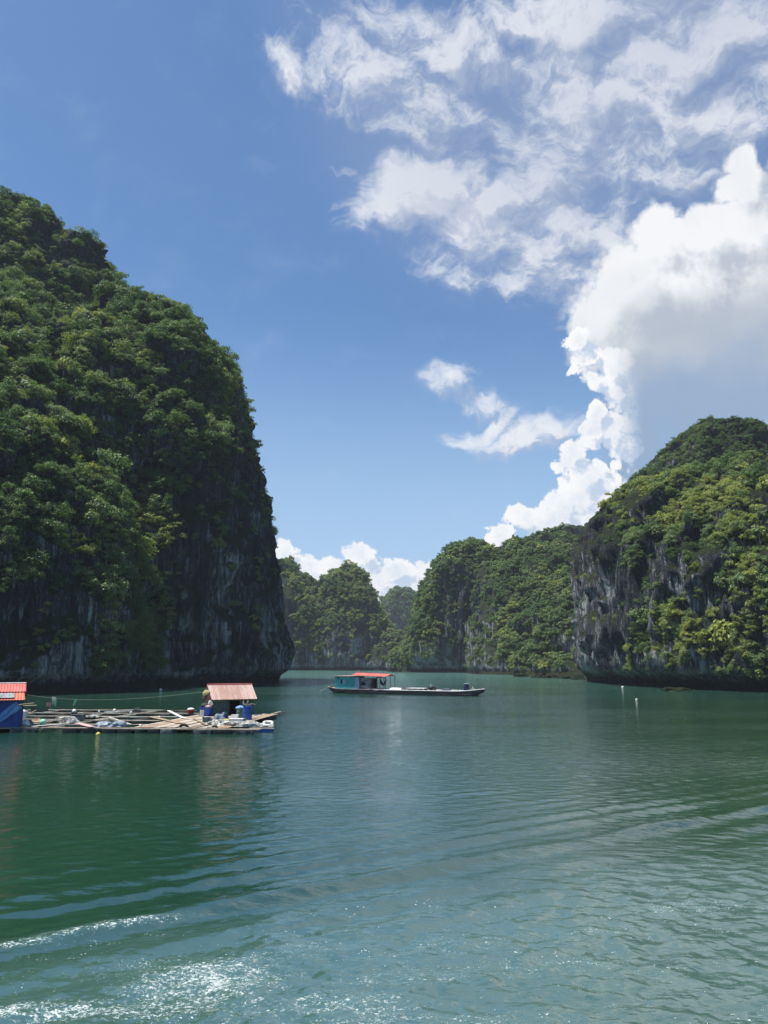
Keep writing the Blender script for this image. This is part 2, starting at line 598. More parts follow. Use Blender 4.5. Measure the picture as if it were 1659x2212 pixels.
def make_hill(name, label, lofts, voxel, lump=4.0, flute=1.4, scale=1.0, seed=0, notch=2.6, knob=1.0):
    me = union_mesh(lofts, voxel)
    V, N = get_vn(me)
    off = seed * 31.7
    # large lumps and buttresses, mostly sideways
    q = V / (26.0 * scale) + off
    q[:, 2] *= 0.75
    d = fbm(q, 3, 0.5) * lump
    q = V / (9.0 * scale) + off + 5
    q[:, 2] *= 0.55
    d += fbm(q, 3, 0.5) * lump * 0.45
    steep = 1 - ss(0.25, 0.6, np.abs(N[:, 2]))
    # vertical fluting of the bare walls
    q = V / (3.4 * scale) + off + 9
    q[:, 2] *= 0.085
    r = 1 - np.abs(fbm(q, 4, 0.55)) * 2.2
    d += (r - 0.45) * flute * 1.35 * steep
    q = V / (11.0 * scale) + off + 3
    q[:, 2] *= 0.14
    r = 1 - np.abs(fbm(q, 3, 0.5)) * 2.4
    d += (r - 0.4) * flute * 1.9 * steep
    # knobs on gentler ground
    fade = 0.35 + 0.65 * ss(1, 12, V[:, 2])
    q = V / (19.0 * scale) + off + 13
    d += (1 - np.abs(fbm(q, 2, 0.5)) * 2.6 - 0.62) * lump * 0.9 * (1 - 0.55 * steep)
    H = N.copy()
    H[:, 2] *= 0.35
    H /= np.maximum(np.linalg.norm(H, axis=1)[:, None], 1e-6)
    V2 = V + H * (d * fade)[:, None]
    # knolls and hollows, strongest where the ground lies back
    q = V / (9.5 * scale) + off + 2
    kn = fbm(q, 3, 0.5)
    kn = (1 - np.abs(kn) * 2.0) - 0.74
    V2 += N * (kn * knob * 5.2 * (1 - 0.6 * steep) * fade)[:, None]
    # tidal notch
    Hn = N.copy()
    Hn[:, 2] = 0
    Hn /= np.maximum(np.linalg.norm(Hn, axis=1)[:, None], 1e-6)
    q = V / 14.0 + off
    nd = notch * (0.75 + 0.9 * fbm(q, 2)) * (1 - ss(1.8, 4.2, V2[:, 2]))
    V2 -= Hn * nd[:, None]
    me.vertices.foreach_set('co', V2.astype(np.float32).ravel())
    me.update()
    smooth(me, True)
    o = link(name, me, M_ROCK)
    tag(o, label, 'karst hill', None, 'structure')
    return o


# ------------------------------------------------------------------ the hills
LEFT = [
    ([(1486, 120, 600, 246, 203, 330), (1440, 120, 618, 246, 205, 330), (1380, 120, 616, 246, 206, 330), (1300, 120, 606, 246, 206, 330),
      (1230, 120, 599, 246, 206, 330), (1150, 130, 588, 247, 207, 330), (1060, 140, 572, 248, 209, 330), (1010, 150, 562, 249, 211, 330),
      (930, 160, 538, 251, 216, 330), (870, 170, 515, 253, 222, 330), (820, 180, 494, 255, 228, 330), (760, 190, 474, 257, 233, 330),
      (720, 200, 452, 259, 238, 330), (682, 210, 420, 261, 243, 330), (656, 230, 380, 264, 250, 320), (644, 260, 340, 268, 262, 300)], 2.6),
    ([(1470, -500, 330, 305, 262, 400), (900, -500, 310, 305, 265, 400), (700, -500, 292, 305, 270, 400), (630, -500, 268, 305, 274, 390), (600, -500, 262, 305, 275, 385),
      (560, -480, 238, 305, 276, 380), (525, -460, 222, 305, 277, 375), (482, -440, 184, 306, 280, 365), (455, -400, 138, 308, 285, 355),
      (438, -330, 98, 312, 293, 345), (431, -200, 60, 318, 305, 335)], 2.4),
    ([(1490, -420, 305, 188, 146, 330), (1300, -420, 285, 190, 149, 330), (1150, -420, 262, 192, 152, 330), (1050, -420, 238, 197, 158, 330),
      (950, -420, 215, 204, 168, 330), (850, -420, 190, 215, 182, 330), (750, -420, 160, 230, 200, 330), (660, -420, 115, 250, 224, 330),
      (590, -420, 50, 270, 250, 330), (550, -380, -20, 285, 272, 320)], 2.2),
    ([(1486, 60, 395, 222, 178, 300), (1300, 80, 380, 224, 182, 300), (1150, 90, 370, 226, 187, 300), (1000, 100, 355, 230, 195, 300),
      (880, 110, 335, 237, 207, 300), (780, 120, 310, 246, 222, 300), (700, 130, 270, 258, 240, 300)], 2.2),
]
RIGHT = [
    ([(1478, 1282, 2150, 236, 151, 330), (1440, 1266, 2150, 236, 151, 330), (1350, 1258, 2140, 236, 153, 330), (1250, 1258, 2130, 238, 158, 330),
      (1180, 1260, 2110, 241, 167, 330), (1140, 1266, 2090, 244, 176, 330), (1100, 1282, 2060, 248, 188, 330), (1070, 1305, 2030, 252, 200, 330),
      (1050, 1345, 1990, 256, 212, 325), (1036, 1420, 1930, 262, 232, 315)], 2.5),
    ([(1470, 1262, 2100, 335, 290, 420), (1130, 1264, 2050, 335, 292, 420), (1100, 1276, 2000, 336, 294, 415), (1050, 1310, 1950, 337, 298, 410),
      (1012, 1360, 1900, 338, 303, 400), (985, 1392, 1860, 340, 308, 395), (968, 1406, 1720, 342, 312, 390), (945, 1430, 1625, 344, 316, 385),
      (925, 1455, 1590, 346, 325, 375), (914, 1490, 1555, 348, 338, 362)], 2.3),
]
MID_CENTRE = [
    ([(1450, 892, 1115, 560, 530, 640), (1400, 886, 1108, 560, 531, 640), (1340, 896, 1100, 560, 532, 640), (1300, 906, 1094, 560, 533, 640),
      (1260, 918, 1088, 560, 535, 640), (1220, 932, 1078, 561, 538, 635), (1190, 952, 1066, 562, 542, 625), (1172, 972, 1046, 563, 550, 610), (1166, 990, 1025, 565, 558, 590)], 2.4),
    ([(1460, 1010, 1820, 480, 345, 640), (1430, 1015, 1820, 485, 352, 640), (1380, 1020, 1820, 495, 372, 640), (1320, 1025, 1820, 505, 405, 640), (1260, 1030, 1800, 515, 440, 640),
      (1220, 1038, 1790, 522, 466, 640), (1190, 1050, 1780, 528, 486, 640), (1172, 1088, 1760, 532, 500, 635), (1158, 1150, 1720, 538, 512, 625), (1146, 1205, 1680, 544, 524, 610), (1134, 1255, 1640, 550, 536, 590)], 2.05),
    ([(1449, 830, 960, 600, 560, 660), (1420, 838, 950, 600, 568, 660), (1398, 862, 930, 602, 580, 650), (1388, 885, 912, 604, 592, 640)], 2.2),
]
MID_LEFT = [
    ([(1448, 480, 735, 735, 700, 840), (1380, 480, 728, 735, 702, 840), (1300, 490, 715, 737, 706, 835), (1268, 500, 702, 740, 712, 830), (1254, 520, 668, 743, 720, 820),
      (1238, 540, 636, 746, 728, 810), (1212, 560, 618, 748, 735, 800)], 2.3),
    ([(1448, 655, 868, 725, 688, 820), (1420, 658, 862, 725, 690, 820), (1380, 664, 850, 726, 693, 815), (1340, 672, 836, 728, 698, 810), (1300, 682, 816, 730, 705, 805),
      (1265, 696, 796, 733, 712, 795), (1242, 718, 782, 736, 722, 780), (1230, 742, 768, 740, 733, 765)], 2.2),
    ([(1448, 790, 905, 700, 680, 780), (1420, 795, 898, 702, 684, 780), (1395, 805, 886, 705, 690, 775), (1365, 815, 868, 710, 700, 760)], 2.2),
]
FAR = [
    ([(1440, 760, 960, 1300, 1250, 1450), (1400, 780, 945, 1300, 1252, 1450), (1340, 808, 925, 1300, 1256, 1440), (1305, 824, 908, 1302, 1265, 1430),
      (1288, 838, 893, 1305, 1275, 1410), (1280, 855, 876, 1308, 1290, 1380)], 2.3),
]


def trim(lofts, fy, fl=None, fr=None):
    out = []
    for lv, e in lofts:
        out.append(([(y + fy(y), xl + (fl(y, xl) if fl else 0), xr + (fr(y, xr) if fr else 0), Y, a, b) for (y, xl, xr, Y, a, b) in lv], e))
    return out


# the crowns stand out beyond the rock, so the rock stays inside the traced outline
LEFT = trim(LEFT, lambda y: 36 if y < 600 else 22 if y < 760 else 10 if y < 900 else 0, None, lambda y, x: (-30 if 850 < y < 1420 else 0 if y < 850 else -20) if x > 340 else 4)
RIGHT = trim(RIGHT, lambda y: 14 if y < 1150 else 0, lambda y, x: 38 if y > 1120 else 28)
MID_CENTRE = trim(MID_CENTRE, lambda y: 6 if y < 1300 else 0, lambda y, x: 5)
hill_left = make_hill('hill', 'huge forested limestone karst filling the left side, bare streaked cliff at its foot', LEFT, 0.95, 5.0, 1.5, 1.0, 1)
hill_right = make_hill('hill.001', 'steep karst hill at the right edge with yellow-green trees and a rounded darker dome behind', RIGHT, 0.95, 3.4, 1.5, 1.0, 2)
hill_mid = make_hill('hill.002', 'karst with a rocky rounded peak and long forested shoulder, left of the right-hand hill', MID_CENTRE, 1.9, 7.0, 2.0, 1.6, 3, 3.0)
hill_midl = make_hill('hill.003', 'cone-shaped green karst beyond the boat cabin, joined to a lower ridge behind the big left cliff', MID_LEFT, 2.1, 6.0, 2.0, 1.6, 4, 3.0)
hill_far = make_hill('hill.004', 'small hazy blue-green hill farthest away in the gap', FAR, 4.0, 9.0, 2.0, 2.0, 5, 2.0)


# ------------------------------------------------------------------ foliage
def leaf_material(name, stops, trans=0.3):
    m, nt, bs = new_mat(name)
    at = nt.new('ShaderNodeAttribute', attribute_type='INSTANCER')
    at.attribute_name = 'tint'
    g = nt.new('ShaderNodeNewGeometry')
    n1 = nt.noise(g.outputs['Position'], 0.028, 3, 0.5)
    v = nt.math('ADD', nt.math('MULTIPLY', at.outputs['Fac'], 0.62), nt.math('MULTIPLY', n1, 0.75))
    v = nt.math('SUBTRACT', v, 0.17)
    v = nt.math('ADD', v, nt.math('MULTIPLY', nt.math('SUBTRACT', nt.noise(g.outputs['Position'], 1.3, 2, 0.5), 0.5), 0.35))
    col = nt.ramp(v, stops)
    nt.put(bs.inputs['Base Color'], col)
    bs.inputs['Roughness'].default_value = 0.62
    bs.inputs['Specular IOR Level'].default_value = 0.30
    tr = nt.new('ShaderNodeBsdfTranslucent')
    nt.put(tr.inputs[0], nt.mix(1.0, col, (1.25, 1.45, 0.6), 'MULTIPLY'))
    mx = nt.new('ShaderNodeMixShader')
    mx.inputs[0].default_value = trans
    nt.put(mx.inputs[1], bs.outputs[0])
    nt.put(mx.inputs[2], tr.outputs[0])
    nt.put(nt.n['Material Output'].inputs[0], mx.outputs[0])
    return m


M_LEAF = leaf_material('leaves', [(0.05, (0.042, 0.082, 0.036)), (0.28, (0.070, 0.135, 0.045)), (0.46, (0.115, 0.185, 0.066)), (0.62, (0.165, 0.225, 0.105)), (0.74, (0.235, 0.275, 0.070)), (0.86, (0.300, 0.315, 0.085)), (0.98, (0.240, 0.280, 0.185))])
M_BARK, _nt, _bs = new_mat('bark')
_tc = _nt.new('ShaderNodeTexCoord')
_nt.put(_bs.inputs['Base Color'], _nt.ramp(_nt.noise(_nt.mapping(_tc.outputs['Object'], scale=(3, 3, 0.6)), 2.0, 5, 0.6), [(0.35, (0.05, 0.04, 0.03)), (0.65, (0.17, 0.15, 0.12))]))
_bs.inputs['Roughness'].default_value = 0.9


def crown_mesh(name, seed, radius=1.0, lobes=9, per=70, leaf=0.13, flat=0.8, drape=0.0):
    """leaf-sized faces gathered in uneven clumps"""
    rs = np.random.RandomState(seed)
    VV = []
    for k in range(lobes):
        a = rs.uniform(0, 2 * math.pi)
        rr = 0 if k == 0 else rs.uniform(0.30, 0.80) * radius
        cz = rs.uniform(-0.55, 0.50) * radius * flat if k else 0.45 * radius * flat
        c = np.array([rr * math.cos(a), rr * math.sin(a), cz])
        br = radius * rs.uniform(0.26, 0.52)
        n = int(per * (br / (0.40 * radius)) ** 2)
        d = rs.normal(size=(n, 3))
        d /= np.linalg.norm(d, axis=1)[:, None]
        d[:, 2] = np.where(d[:, 2] < -0.25, -d[:, 2] * 0.6, d[:, 2])
        ctr = c + d * br * rs.uniform(0.62, 1.08, (n, 1)) * np.array([1, 1, 0.9])
        nrm = d + rs.normal(size=(n, 3)) * 0.55 + np.array([0, 0, 0.35])
        nrm /= np.linalg.norm(nrm, axis=1)[:, None]
        t = np.cross(nrm, rs.normal(size=(n, 3)))
        t /= np.linalg.norm(t, axis=1)[:, None]
        b = np.cross(nrm, t)
        s = leaf * radius * rs.uniform(0.55, 1.25, (n, 1))
        w = s * rs.uniform(0.45, 0.8, (n, 1))
        q = np.stack([ctr - t * s, ctr - b * w + nrm * s * 0.15, ctr + t * s, ctr + b * w + nrm * s * 0.15], axis=1)
        VV.append(q.reshape(-1, 3))
    V = np.concatenate(VV)
    V[:, 2] = V[:, 2] - drape * (V[:, 0] ** 2 + V[:, 1] ** 2)
    F = np.arange(len(V)).reshape(-1, 4)
    me = mesh_np(name, V, F)
    me.materials.append(M_LEAF)
    return me


CROWNS = [
    crown_mesh('crown_mesh', 11, 1.0, 12, 120, 0.070, 0.80),
    crown_mesh('crown_mesh', 12, 1.0, 8, 110, 0.082, 1.10),
    crown_mesh('crown_mesh', 13, 1.0, 15, 80, 0.066, 0.65, 0.15),
    crown_mesh('crown_mesh', 14, 1.0, 6, 80, 0.090, 1.35),           # upright, open
    crown_mesh('crown_mesh', 15, 1.0, 18, 56, 0.058, 0.9),           # ragged, many small sprays
    crown_mesh('crown_mesh', 16, 1.0, 5, 170, 0.075, 0.8),           # dense dome
    crown_mesh('crown_mesh', 17, 1.0, 10, 40, 0.115, 0.75, 0.3),     # sparse, large drooping leaves
    crown_mesh('crown_mesh', 18, 1.0, 13, 110, 0.068, 1.0),
]
SMALL = [crown_mesh('far_crown_mesh', 51 + i, 1.0, 8, 52, 0.13, 0.9) for i in range(4)]
PROTO = bpy.data.collections.new('crown_sources')
proto_objs = {}
for key, lst in (('near', CROWNS), ('far', SMALL)):
    proto_objs[key] = []
    for i, me in enumerate(lst):
        proto_objs[key].append(bpy.data.objects.new('crown_source', me))


def scatter_group(key):
    g = bpy.data.node_groups.new('forest_' + key, 'GeometryNodeTree')
    g.interface.new_socket('Geometry', in_out='INPUT', socket_type='NodeSocketGeometry')
    g.interface.new_socket('Geometry', in_out='OUTPUT', socket_type='NodeSocketGeometry')
    n, l = g.nodes, g.links
    gi = n.new('NodeGroupInput')
    go = n.new('NodeGroupOutput')
    g2i = n.new('GeometryNodeGeometryToInstance')
    for o in reversed(proto_objs[key]):
        oi = n.new('GeometryNodeObjectInfo')
        oi.inputs['Object'].default_value = o
        l.new(oi.outputs['Geometry'], g2i.inputs[0])
    iop = n.new('GeometryNodeInstanceOnPoints')
    l.new(gi.outputs[0], iop.inputs['Points'])
    l.new(g2i.outputs[0], iop.inputs['Instance'])
    iop.inputs['Pick Instance'].default_value = True

    def named(nm, typ):
        a = n.new('GeometryNodeInputNamedAttribute')
        a.data_type = typ
        a.inputs['Name'].default_value = nm
        return a.outputs[0]
    l.new(named('pid', 'INT'), iop.inputs['Instance Index'])
    l.new(named('rot', 'FLOAT_VECTOR'), iop.inputs['Rotation'])
    l.new(named('scl', 'FLOAT_VECTOR'), iop.inputs['Scale'])
    l.new(iop.outputs[0], go.inputs[0])
    return g


GN = {k: scatter_group(k) for k in proto_objs}


def in_poly(x, y, poly):
    c = np.zeros(len(x), bool)
    j = len(poly) - 1
    for i in range(len(poly)):
        xi, yi = poly[i]
        xj, yj = poly[j]
        cond = ((yi > y) != (yj > y)) & (x < (xj - xi) * (y - yi) / (yj - yi + 1e-9) + xi)
        c ^= cond
        j = i
    return c


# where the photograph shows bare or thinly grown rock: polygon, share of trees kept
BARE = [
    ([(345, 1130), (430, 1030), (560, 1075), (600, 1170), (640, 1300), (640, 1500), (300, 1500), (330, 1430), (360, 1300)], 0.05),
    ([(480, 930), (530, 900), (590, 1060), (590, 1150), (520, 1110)], 0.45),
    ([(-60, 1330), (120, 1330), (215, 1300), (215, 1500), (-60, 1510)], 0.12),
    ([(80, 1170), (150, 1180), (190, 1330), (100, 1340)], 0.25),
    ([(20, 500), (150, 480), (235, 555), (225, 590), (120, 580), (30, 545)], 0.45),
    ([(1230, 1500), (1230, 1120), (1320, 1085), (1350, 1180), (1365, 1250), (1360, 1350), (1345, 1420), (1350, 1500)], 0.04),
    ([(1330, 1068), (1380, 1055), (1415, 1090), (1415, 1140), (1330, 1120)], 0.12),
    ([(1400, 1190), (1460, 1150), (1560, 1190), (1570, 1330), (1500, 1340), (1420, 1290)], 0.22),
    ([(1340, 1240), (1400, 1180), (1420, 1300), (1350, 1330)], 0.35),
    ([(1400, 1430), (1560, 1420), (1570, 1510), (1400, 1500)], 0.25),
    ([(960, 1230), (1040, 1220), (1075, 1300), (1090, 1460), (950, 1460), (945, 1330)], 0.40),
    ([(700, 1370), (790, 1340), (840, 1400), (850, 1455), (690, 1455)], 0.25),
    ([(600, 1400), (700, 1410), (700, 1460), (600, 1460)], 0.3),
]
BARE_YG = [(1290, 1080), (1420, 1030), (1700, 1050), (1700, 1230), (1560, 1180), (1420, 1160), (1300, 1120)]


def scatter(hill, spacing, rmin, rmax, key, label, seed, tint0=0.5, zmin=3.5, keep_back=-0.2):
    me = hill.data
    me.calc_loop_triangles()
    nt_ = len(me.loop_triangles)
    T = np.empty(nt_ * 3, np.int32)
    me.loop_triangles.foreach_get('vertices', T)
    T = T.reshape(-1, 3)
    V, N = get_vn(me)
    A, B, C = V[T[:, 0]], V[T[:, 1]], V[T[:, 2]]
    cr = np.cross(B - A, C - A)
    area = np.linalg.norm(cr, axis=1) / 2
    fn = cr / np.maximum(2 * area[:, None], 1e-9)
    cen = (A + B + C) / 3
    toc = np.array([0, 0, CAM_H]) - cen
    toc /= np.linalg.norm(toc, axis=1)[:, None]
    face = (fn * toc).sum(1)
    ok = (cen[:, 2] > zmin) & ((face > keep_back)) & (fn[:, 2] > -0.45)
    px, py = to_photo(cen)
    ok &= (px > -260) & (px < 1920)
    rs = np.random.RandomState(seed)
    w = area * ok
    n = int(w.sum() / (spacing * spacing))
    idx = rs.choice(nt_, size=n, p=w / w.sum())
    u = rs.uniform(size=(n, 2))
    flip = u.sum(1) > 1
    u[flip] = 1 - u[flip]
    P_ = A[idx] + (B[idx] - A[idx]) * u[:, :1] + (C[idx] - A[idx]) * u[:, 1:]
    nn = fn[idx]
    px, py = to_photo(P_)
    wob = fbm(P_ / 9.0 + 3, 3) * 60
    wob2 = fbm(P_ / 9.0 + 33, 3) * 60
    sc_ = 200.0 / np.maximum(P_[:, 1], 100)
    px = px + wob * sc_
    py = py + wob2 * sc_
    keep = np.ones(n)
    for poly, k in BARE:
        keep = np.where(in_poly(px, py, poly), np.minimum(keep, k), keep)
    bare = keep.copy()
    keep *= np.where(nn[:, 2] > 0.12, 1.0, np.where(nn[:, 2] > -0.15, 0.85, 0.35))
    ledge = nn[:, 2] > 0.55
    keep = np.where(ledge, np.maximum(keep, np.where(bare < 0.5, 0.22, 0.65)), keep)
    gap = fbm(P_ / 7.0 + 70, 2)
    keep *= np.where(gap < -0.25, 0.3, 1.0)
    sel = rs.uniform(size=n) < keep
    P_, nn, px, py, keep = P_[sel], nn[sel], px[sel], py[sel], keep[sel]
    n = len(P_)
    # sizes come in drifts: stands of tall trees, patches of scrub
    drift = fbm(P_ / 18.0 + 11, 2)
    rad = rmin + (rmax - rmin) * np.clip(rs.beta(1.6, 2.6, n) + 0.45 * drift, 0.0, 1.0)
    rad = np.where(keep < 0.5, rmin + (rad - rmin) * 0.45, rad)
    rad *= np.exp(rs.normal(size=n) * 0.22)
    # the tint follows stands as well as single trees
    tint = np.clip(tint0 + 0.9 * fbm(P_ / 13.0 + 21, 2) + rs.normal(size=n) * 0.16, 0, 1)
    tint = np.where(in_poly(px, py, BARE_YG), np.clip(tint + 0.22, 0, 1), tint)
    if hill is hill_right:
        tint = np.where(P_[:, 1] > 285, np.clip(tint - 0.30, 0, 1), tint)
        rad = np.where(P_[:, 1] > 285, rad * 0.75, rad)
    pos = P_ + nn * rad[:, None] * 0.22
    pos[:, 2] += rad * 0.18
    yaw = rs.uniform(0, 2 * math.pi, n)
    tx = -nn[:, 1] * 0.5 + rs.normal(size=n) * 0.12
    ty = nn[:, 0] * 0.5 + rs.normal(size=n) * 0.12
    return dict(pos=pos, base=P_, nrm=nn, rad=rad, tint=tint, rot=np.stack([tx, ty, yaw], 1), pid=rs.randint(0, 8 if key == 'near' else 4, n),
                squash=rs.uniform(0.75, 1.25, n), key=key, px=px, py=py, label=label)


def build_forest(name, S, mask):
    P_ = S['pos'][mask]
    n = len(P_)
    me = bpy.data.meshes.new(name)
    me.vertices.add(n)
    me.vertices.foreach_set('co', P_.astype(np.float32).ravel())
    sc3 = np.stack([S['rad'][mask]] * 3, 1)
    sc3[:, 2] *= S['squash'][mask]
    for nm, ty, arr, f in (('rot', 'FLOAT_VECTOR', S['rot'][mask], 'vector'), ('scl', 'FLOAT_VECTOR', sc3, 'vector'), ('tint', 'FLOAT', S['tint'][mask], 'value'), ('pid', 'INT', S['pid'][mask], 'value')):
        a = me.attributes.new(nm, ty, 'POINT')
        arr = arr.astype(np.int32 if ty == 'INT' else np.float32)
        a.data.foreach_set(f, arr.ravel())
    o = link(name, me)
    md = o.modifiers.new('forest', 'NODES')
    md.node_group = GN[S['key']]
    tag(o, S['label'], 'forest', None, 'stuff')
    return o


SCATTER = [
    (scatter(hill_left, 1.75, 0.85, 3.1, 'near', 'dense green forest clothing the slopes of the big left karst', 101, 0.42), 'forest'),
    (scatter(hill_right, 1.6, 0.7, 2.2, 'near', 'yellow-green trees and scrub covering the karst at the right edge', 102, 0.56), 'forest'),
    (scatter(hill_mid, 2.15, 1.1, 3.2, 'far', 'green forest over the rounded peak and long shoulder across the bay', 103, 0.42), 'forest'),
    (scatter(hill_midl, 2.4, 1.3, 3.5, 'far', 'bright green trees covering the cone-shaped karst beyond the boat', 104, 0.58), 'forest'),
    (scatter(hill_far, 5.5, 3.0, 6.5, 'far', 'hazy dark forest on the farthest hill in the gap', 105, 0.35), 'forest'),
]
print('trees', [len(s['rad']) for s, _ in SCATTER])


# ------------------------------------------------------------------ water
def angles():
    f = np.linspace(R(-42), R(42), 430)
    g1 = np.linspace(R(42), R(318), 60)[1:-1]
    return np.concatenate([f, g1])


def water_height(X, Y):
    rs = np.random.RandomState(5)
    rr = np.hypot(X, Y)
    z = np.zeros_like(X)
    P3 = np.stack([X.ravel(), Y.ravel(), np.zeros(X.size)], 1)
    wx = fbm(P3 / 9.0, 2).reshape(X.shape)
    wy = fbm(P3 / 9.0 + 40, 2).reshape(X.shape)
    X2, Y2 = X + wx * 1.0, Y + wy * 1.0
    # wind ripples, crests lying mostly across the view
    for i in range(60):
        lam = 0.36 * (1.030 ** i) * rs.uniform(0.9, 1.1)
        th = R(84) + rs.normal() * (0.85 if lam < 1.2 else 0.62)
        k = 2 * math.pi / lam
        amp = 0.0026 * lam ** 0.9 * rs.uniform(0.5, 1.3)
        if lam > 1.3:
            amp *= 0.22
        near = 1 - ss(lam * 38, lam * 75, rr)
        z += amp * np.sin(k * (X2 * math.cos(th) + Y2 * math.sin(th)) + rs.uniform(0, 6.28)) * near
    # gusts: calmer and rougher patches
    gust = 0.65 + 0.9 * np.clip(fbm(P3 / 30.0 + 9, 2).reshape(X.shape) + 0.25, 0, 1)
    z *= gust
    # the wake: oblique crests
    e = np.array([0.83, 0.56])
    n = np.array([-0.56, 0.83])
    s = (X2 * 0.35 + X * 0.65) * n[0] + (Y2 * 0.35 + Y * 0.65) * n[1]
    t = X * e[0] + Y * e[1]
    s0 = -8.3 * n[0] + 18.5 * n[1]
    for (c, wdt, lam, amp, ph) in ((0.0, 0.85, 2.6, 0.17, 0.0), (2.6, 1.8, 1.5, 0.055, 0.7), (6.2, 1.4, 1.2, 0.022, 1.7), (-3.0, 1.6, 2.0, 0.07, 2.4), (10.0, 1.2, 1.3, 0.014, 0.3)):
        q = s - s0 - c
        am = 0.75 + 0.9 * pnoise(np.stack([t.ravel() / 4.5, s.ravel() / 6.0, np.full(t.size, c + 3.3)], 1)).reshape(t.shape)
        z += amp * am * np.exp(-(q / wdt) ** 2) * np.cos(2 * math.pi * q / lam + ph)
    # churned water near the stern
    ch = 1 - ss(17, 25, Y - 0.5 * X)
    P4 = P3.copy()
    z += ch * 0.13 * fbm(P4 / 1.1 + 8, 4, 0.6).reshape(X.shape)
    return z


ang = angles()
rad = [0.5, 3, 6, 9]
r_ = 11.5
while r_ < 140:
    rad.append(r_)
    r_ *= 1.0034
while r_ < 2600:
    rad.append(r_)
    r_ *= 1.05
rad = np.array(rad)
A_, R_ = np.meshgrid(ang, rad)
WX, WY = R_ * np.sin(A_), R_ * np.cos(A_)
WZ = np.zeros_like(WX)
act = (np.abs(((A_ + np.pi) % (2 * np.pi)) - np.pi) <= R(42.01)) & (R_ < 150) & (R_ > 10)
WZ[act] = 0
zz_ = water_height(WX[:, :430], WY[:, :430])
WZ[:, :430] = zz_ * (1 - ss(100, 140, R_[:, :430])) * ss(9, 11.5, R_[:, :430])
edge = np.ones(430)
edge[:14] = np.linspace(0, 1, 14)
edge[-14:] = np.linspace(1, 0, 14)
WZ[:, :430] *= edge
nr, na = WX.shape
V = np.stack([WX.ravel(), WY.ravel(), WZ.ravel()], 1)
i0 = np.arange(nr - 1)[:, None] * na + np.arange(na)[None, :]
i1 = np.arange(nr - 1)[:, None] * na + (np.arange(na)[None, :] + 1) % na
F = np.stack([i0, i0 + na, i1 + na, i1], -1).reshape(-1, 4)
wme = mesh_np('water', V, F)
bm = bmesh.new()
bm.from_mesh(wme)
bm.verts.ensure_lookup_table()
bm.faces.new([bm.verts[i] for i in range(na)])
bmesh.ops.recalc_face_normals(bm, faces=bm.faces)
if sum(f.normal.z for f in list(bm.faces)[:50]) < 0:
    bmesh.ops.reverse_faces(bm, faces=bm.faces)
bm.to_mesh(wme)
bm.free()
smooth(wme)

M_WATER, nt, bs = new_mat('sea_water')
tc = nt.new('ShaderNodeTexCoord')
p = tc.outputs['Object']
px_, py_, pz_ = nt.sep(p)
# milky, air-filled water of the wake (ground coordinates in metres)
along = nt.math('ADD', py_, nt.math('MULTIPLY', px_, -0.50))
wn = nt.noise(p, 0.12, 4, 0.55)
churn = nt.mapr(nt.math('ADD', along, nt.math('MULTIPLY', nt.math('SUBTRACT', wn, 0.5), 9.0)), 18.5, 25.0, 1, 0)
big = nt.noise(nt.mapping(p, scale=(1, 0.5, 1)), 0.03, 3, 0.5)
deep = nt.mix(nt.mapr(big, 0.35, 0.65), (0.009, 0.040, 0.022), (0.014, 0.052, 0.032))
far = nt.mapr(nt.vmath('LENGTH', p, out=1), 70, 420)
deep = nt.mix(far, deep, (0.055, 0.140, 0.122))  # sky reflected by distant ripples, painted in as a paler body colour
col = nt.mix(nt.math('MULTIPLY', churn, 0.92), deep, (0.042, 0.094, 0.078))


def foam_patch(cx, cy, ax, ay, rot, w, prev=None):
    q = p if prev is None else nt.vmath('ADD', p, nt.math('MULTIPLY', prev, 1e-5))
    m = nt.mapping(q, (cx, cy, 0), (0, 0, R(rot)), (ax, ay, 1), 'TEXTURE')
    m = nt.vmath('MULTIPLY', m, (1, 1, 0))
    return nt.mapr(nt.vmath('LENGTH', m, out=1), 0, 1.6, w, 0, 'SMOOTHSTEP')


acc = None
for (x, y, ax, ay, rot, w) in ((450, 2120, 1.9, 1.4, 10, 0.86), (60, 2190, 3.2, 0.5, 10, 0.88), (330, 2180, 3.4, 0.8, 5, 0.66), (800, 2215, 6.0, 0.8, 4, 0.50), (250, 2005, 2.6, 0.32, 27, 0.62), (60, 2040, 1.5, 0.28, 30, 0.68),
                              (900, 2110, 2.6, 0.7, 12, 0.52), (1180, 2085, 3.6, 0.8, 10, 0.44), (1500, 1960, 3.4, 1.0, 12, 0.50), (740, 2170, 2.4, 0.8, 0, 0.60), (1000, 2040, 3.5, 1.2, 20, 0.42),
                              (1300, 2010, 3, 1.0, 14, 0.40), (600, 2060, 2.6, 1.0, 25, 0.45), (1500, 2120, 3.0, 1.2, 0, 0.36), (350, 2080, 3.0, 1.2, 20, 0.40)):
    c_ = on_water(x, y)
    f_ = foam_patch(c_.x, c_.y, ax, ay, rot, w, acc)
    acc = f_ if acc is None else nt.math('MAXIMUM', acc, f_)
pw = nt.vmath('ADD', p, nt.vmath('SCALE', nt.vmath('SUBTRACT', nt.noise(p, 0.8, 4, 0.6, out=1), (0.5, 0.5, 0.5)), scale=1.3))
pr_ = nt.mapping(pw, rot=(0, 0, R(-14)), scale=(0.75, 1.7, 1))


def web(scale, k, det):
    n_ = nt.noise(pr_, scale, det, 0.6)
    return nt.math('SUBTRACT', 1.0, nt.math('MULTIPLY', nt.math('ABSOLUTE', nt.math('SUBTRACT', n_, 0.5)), k), clamp=True)


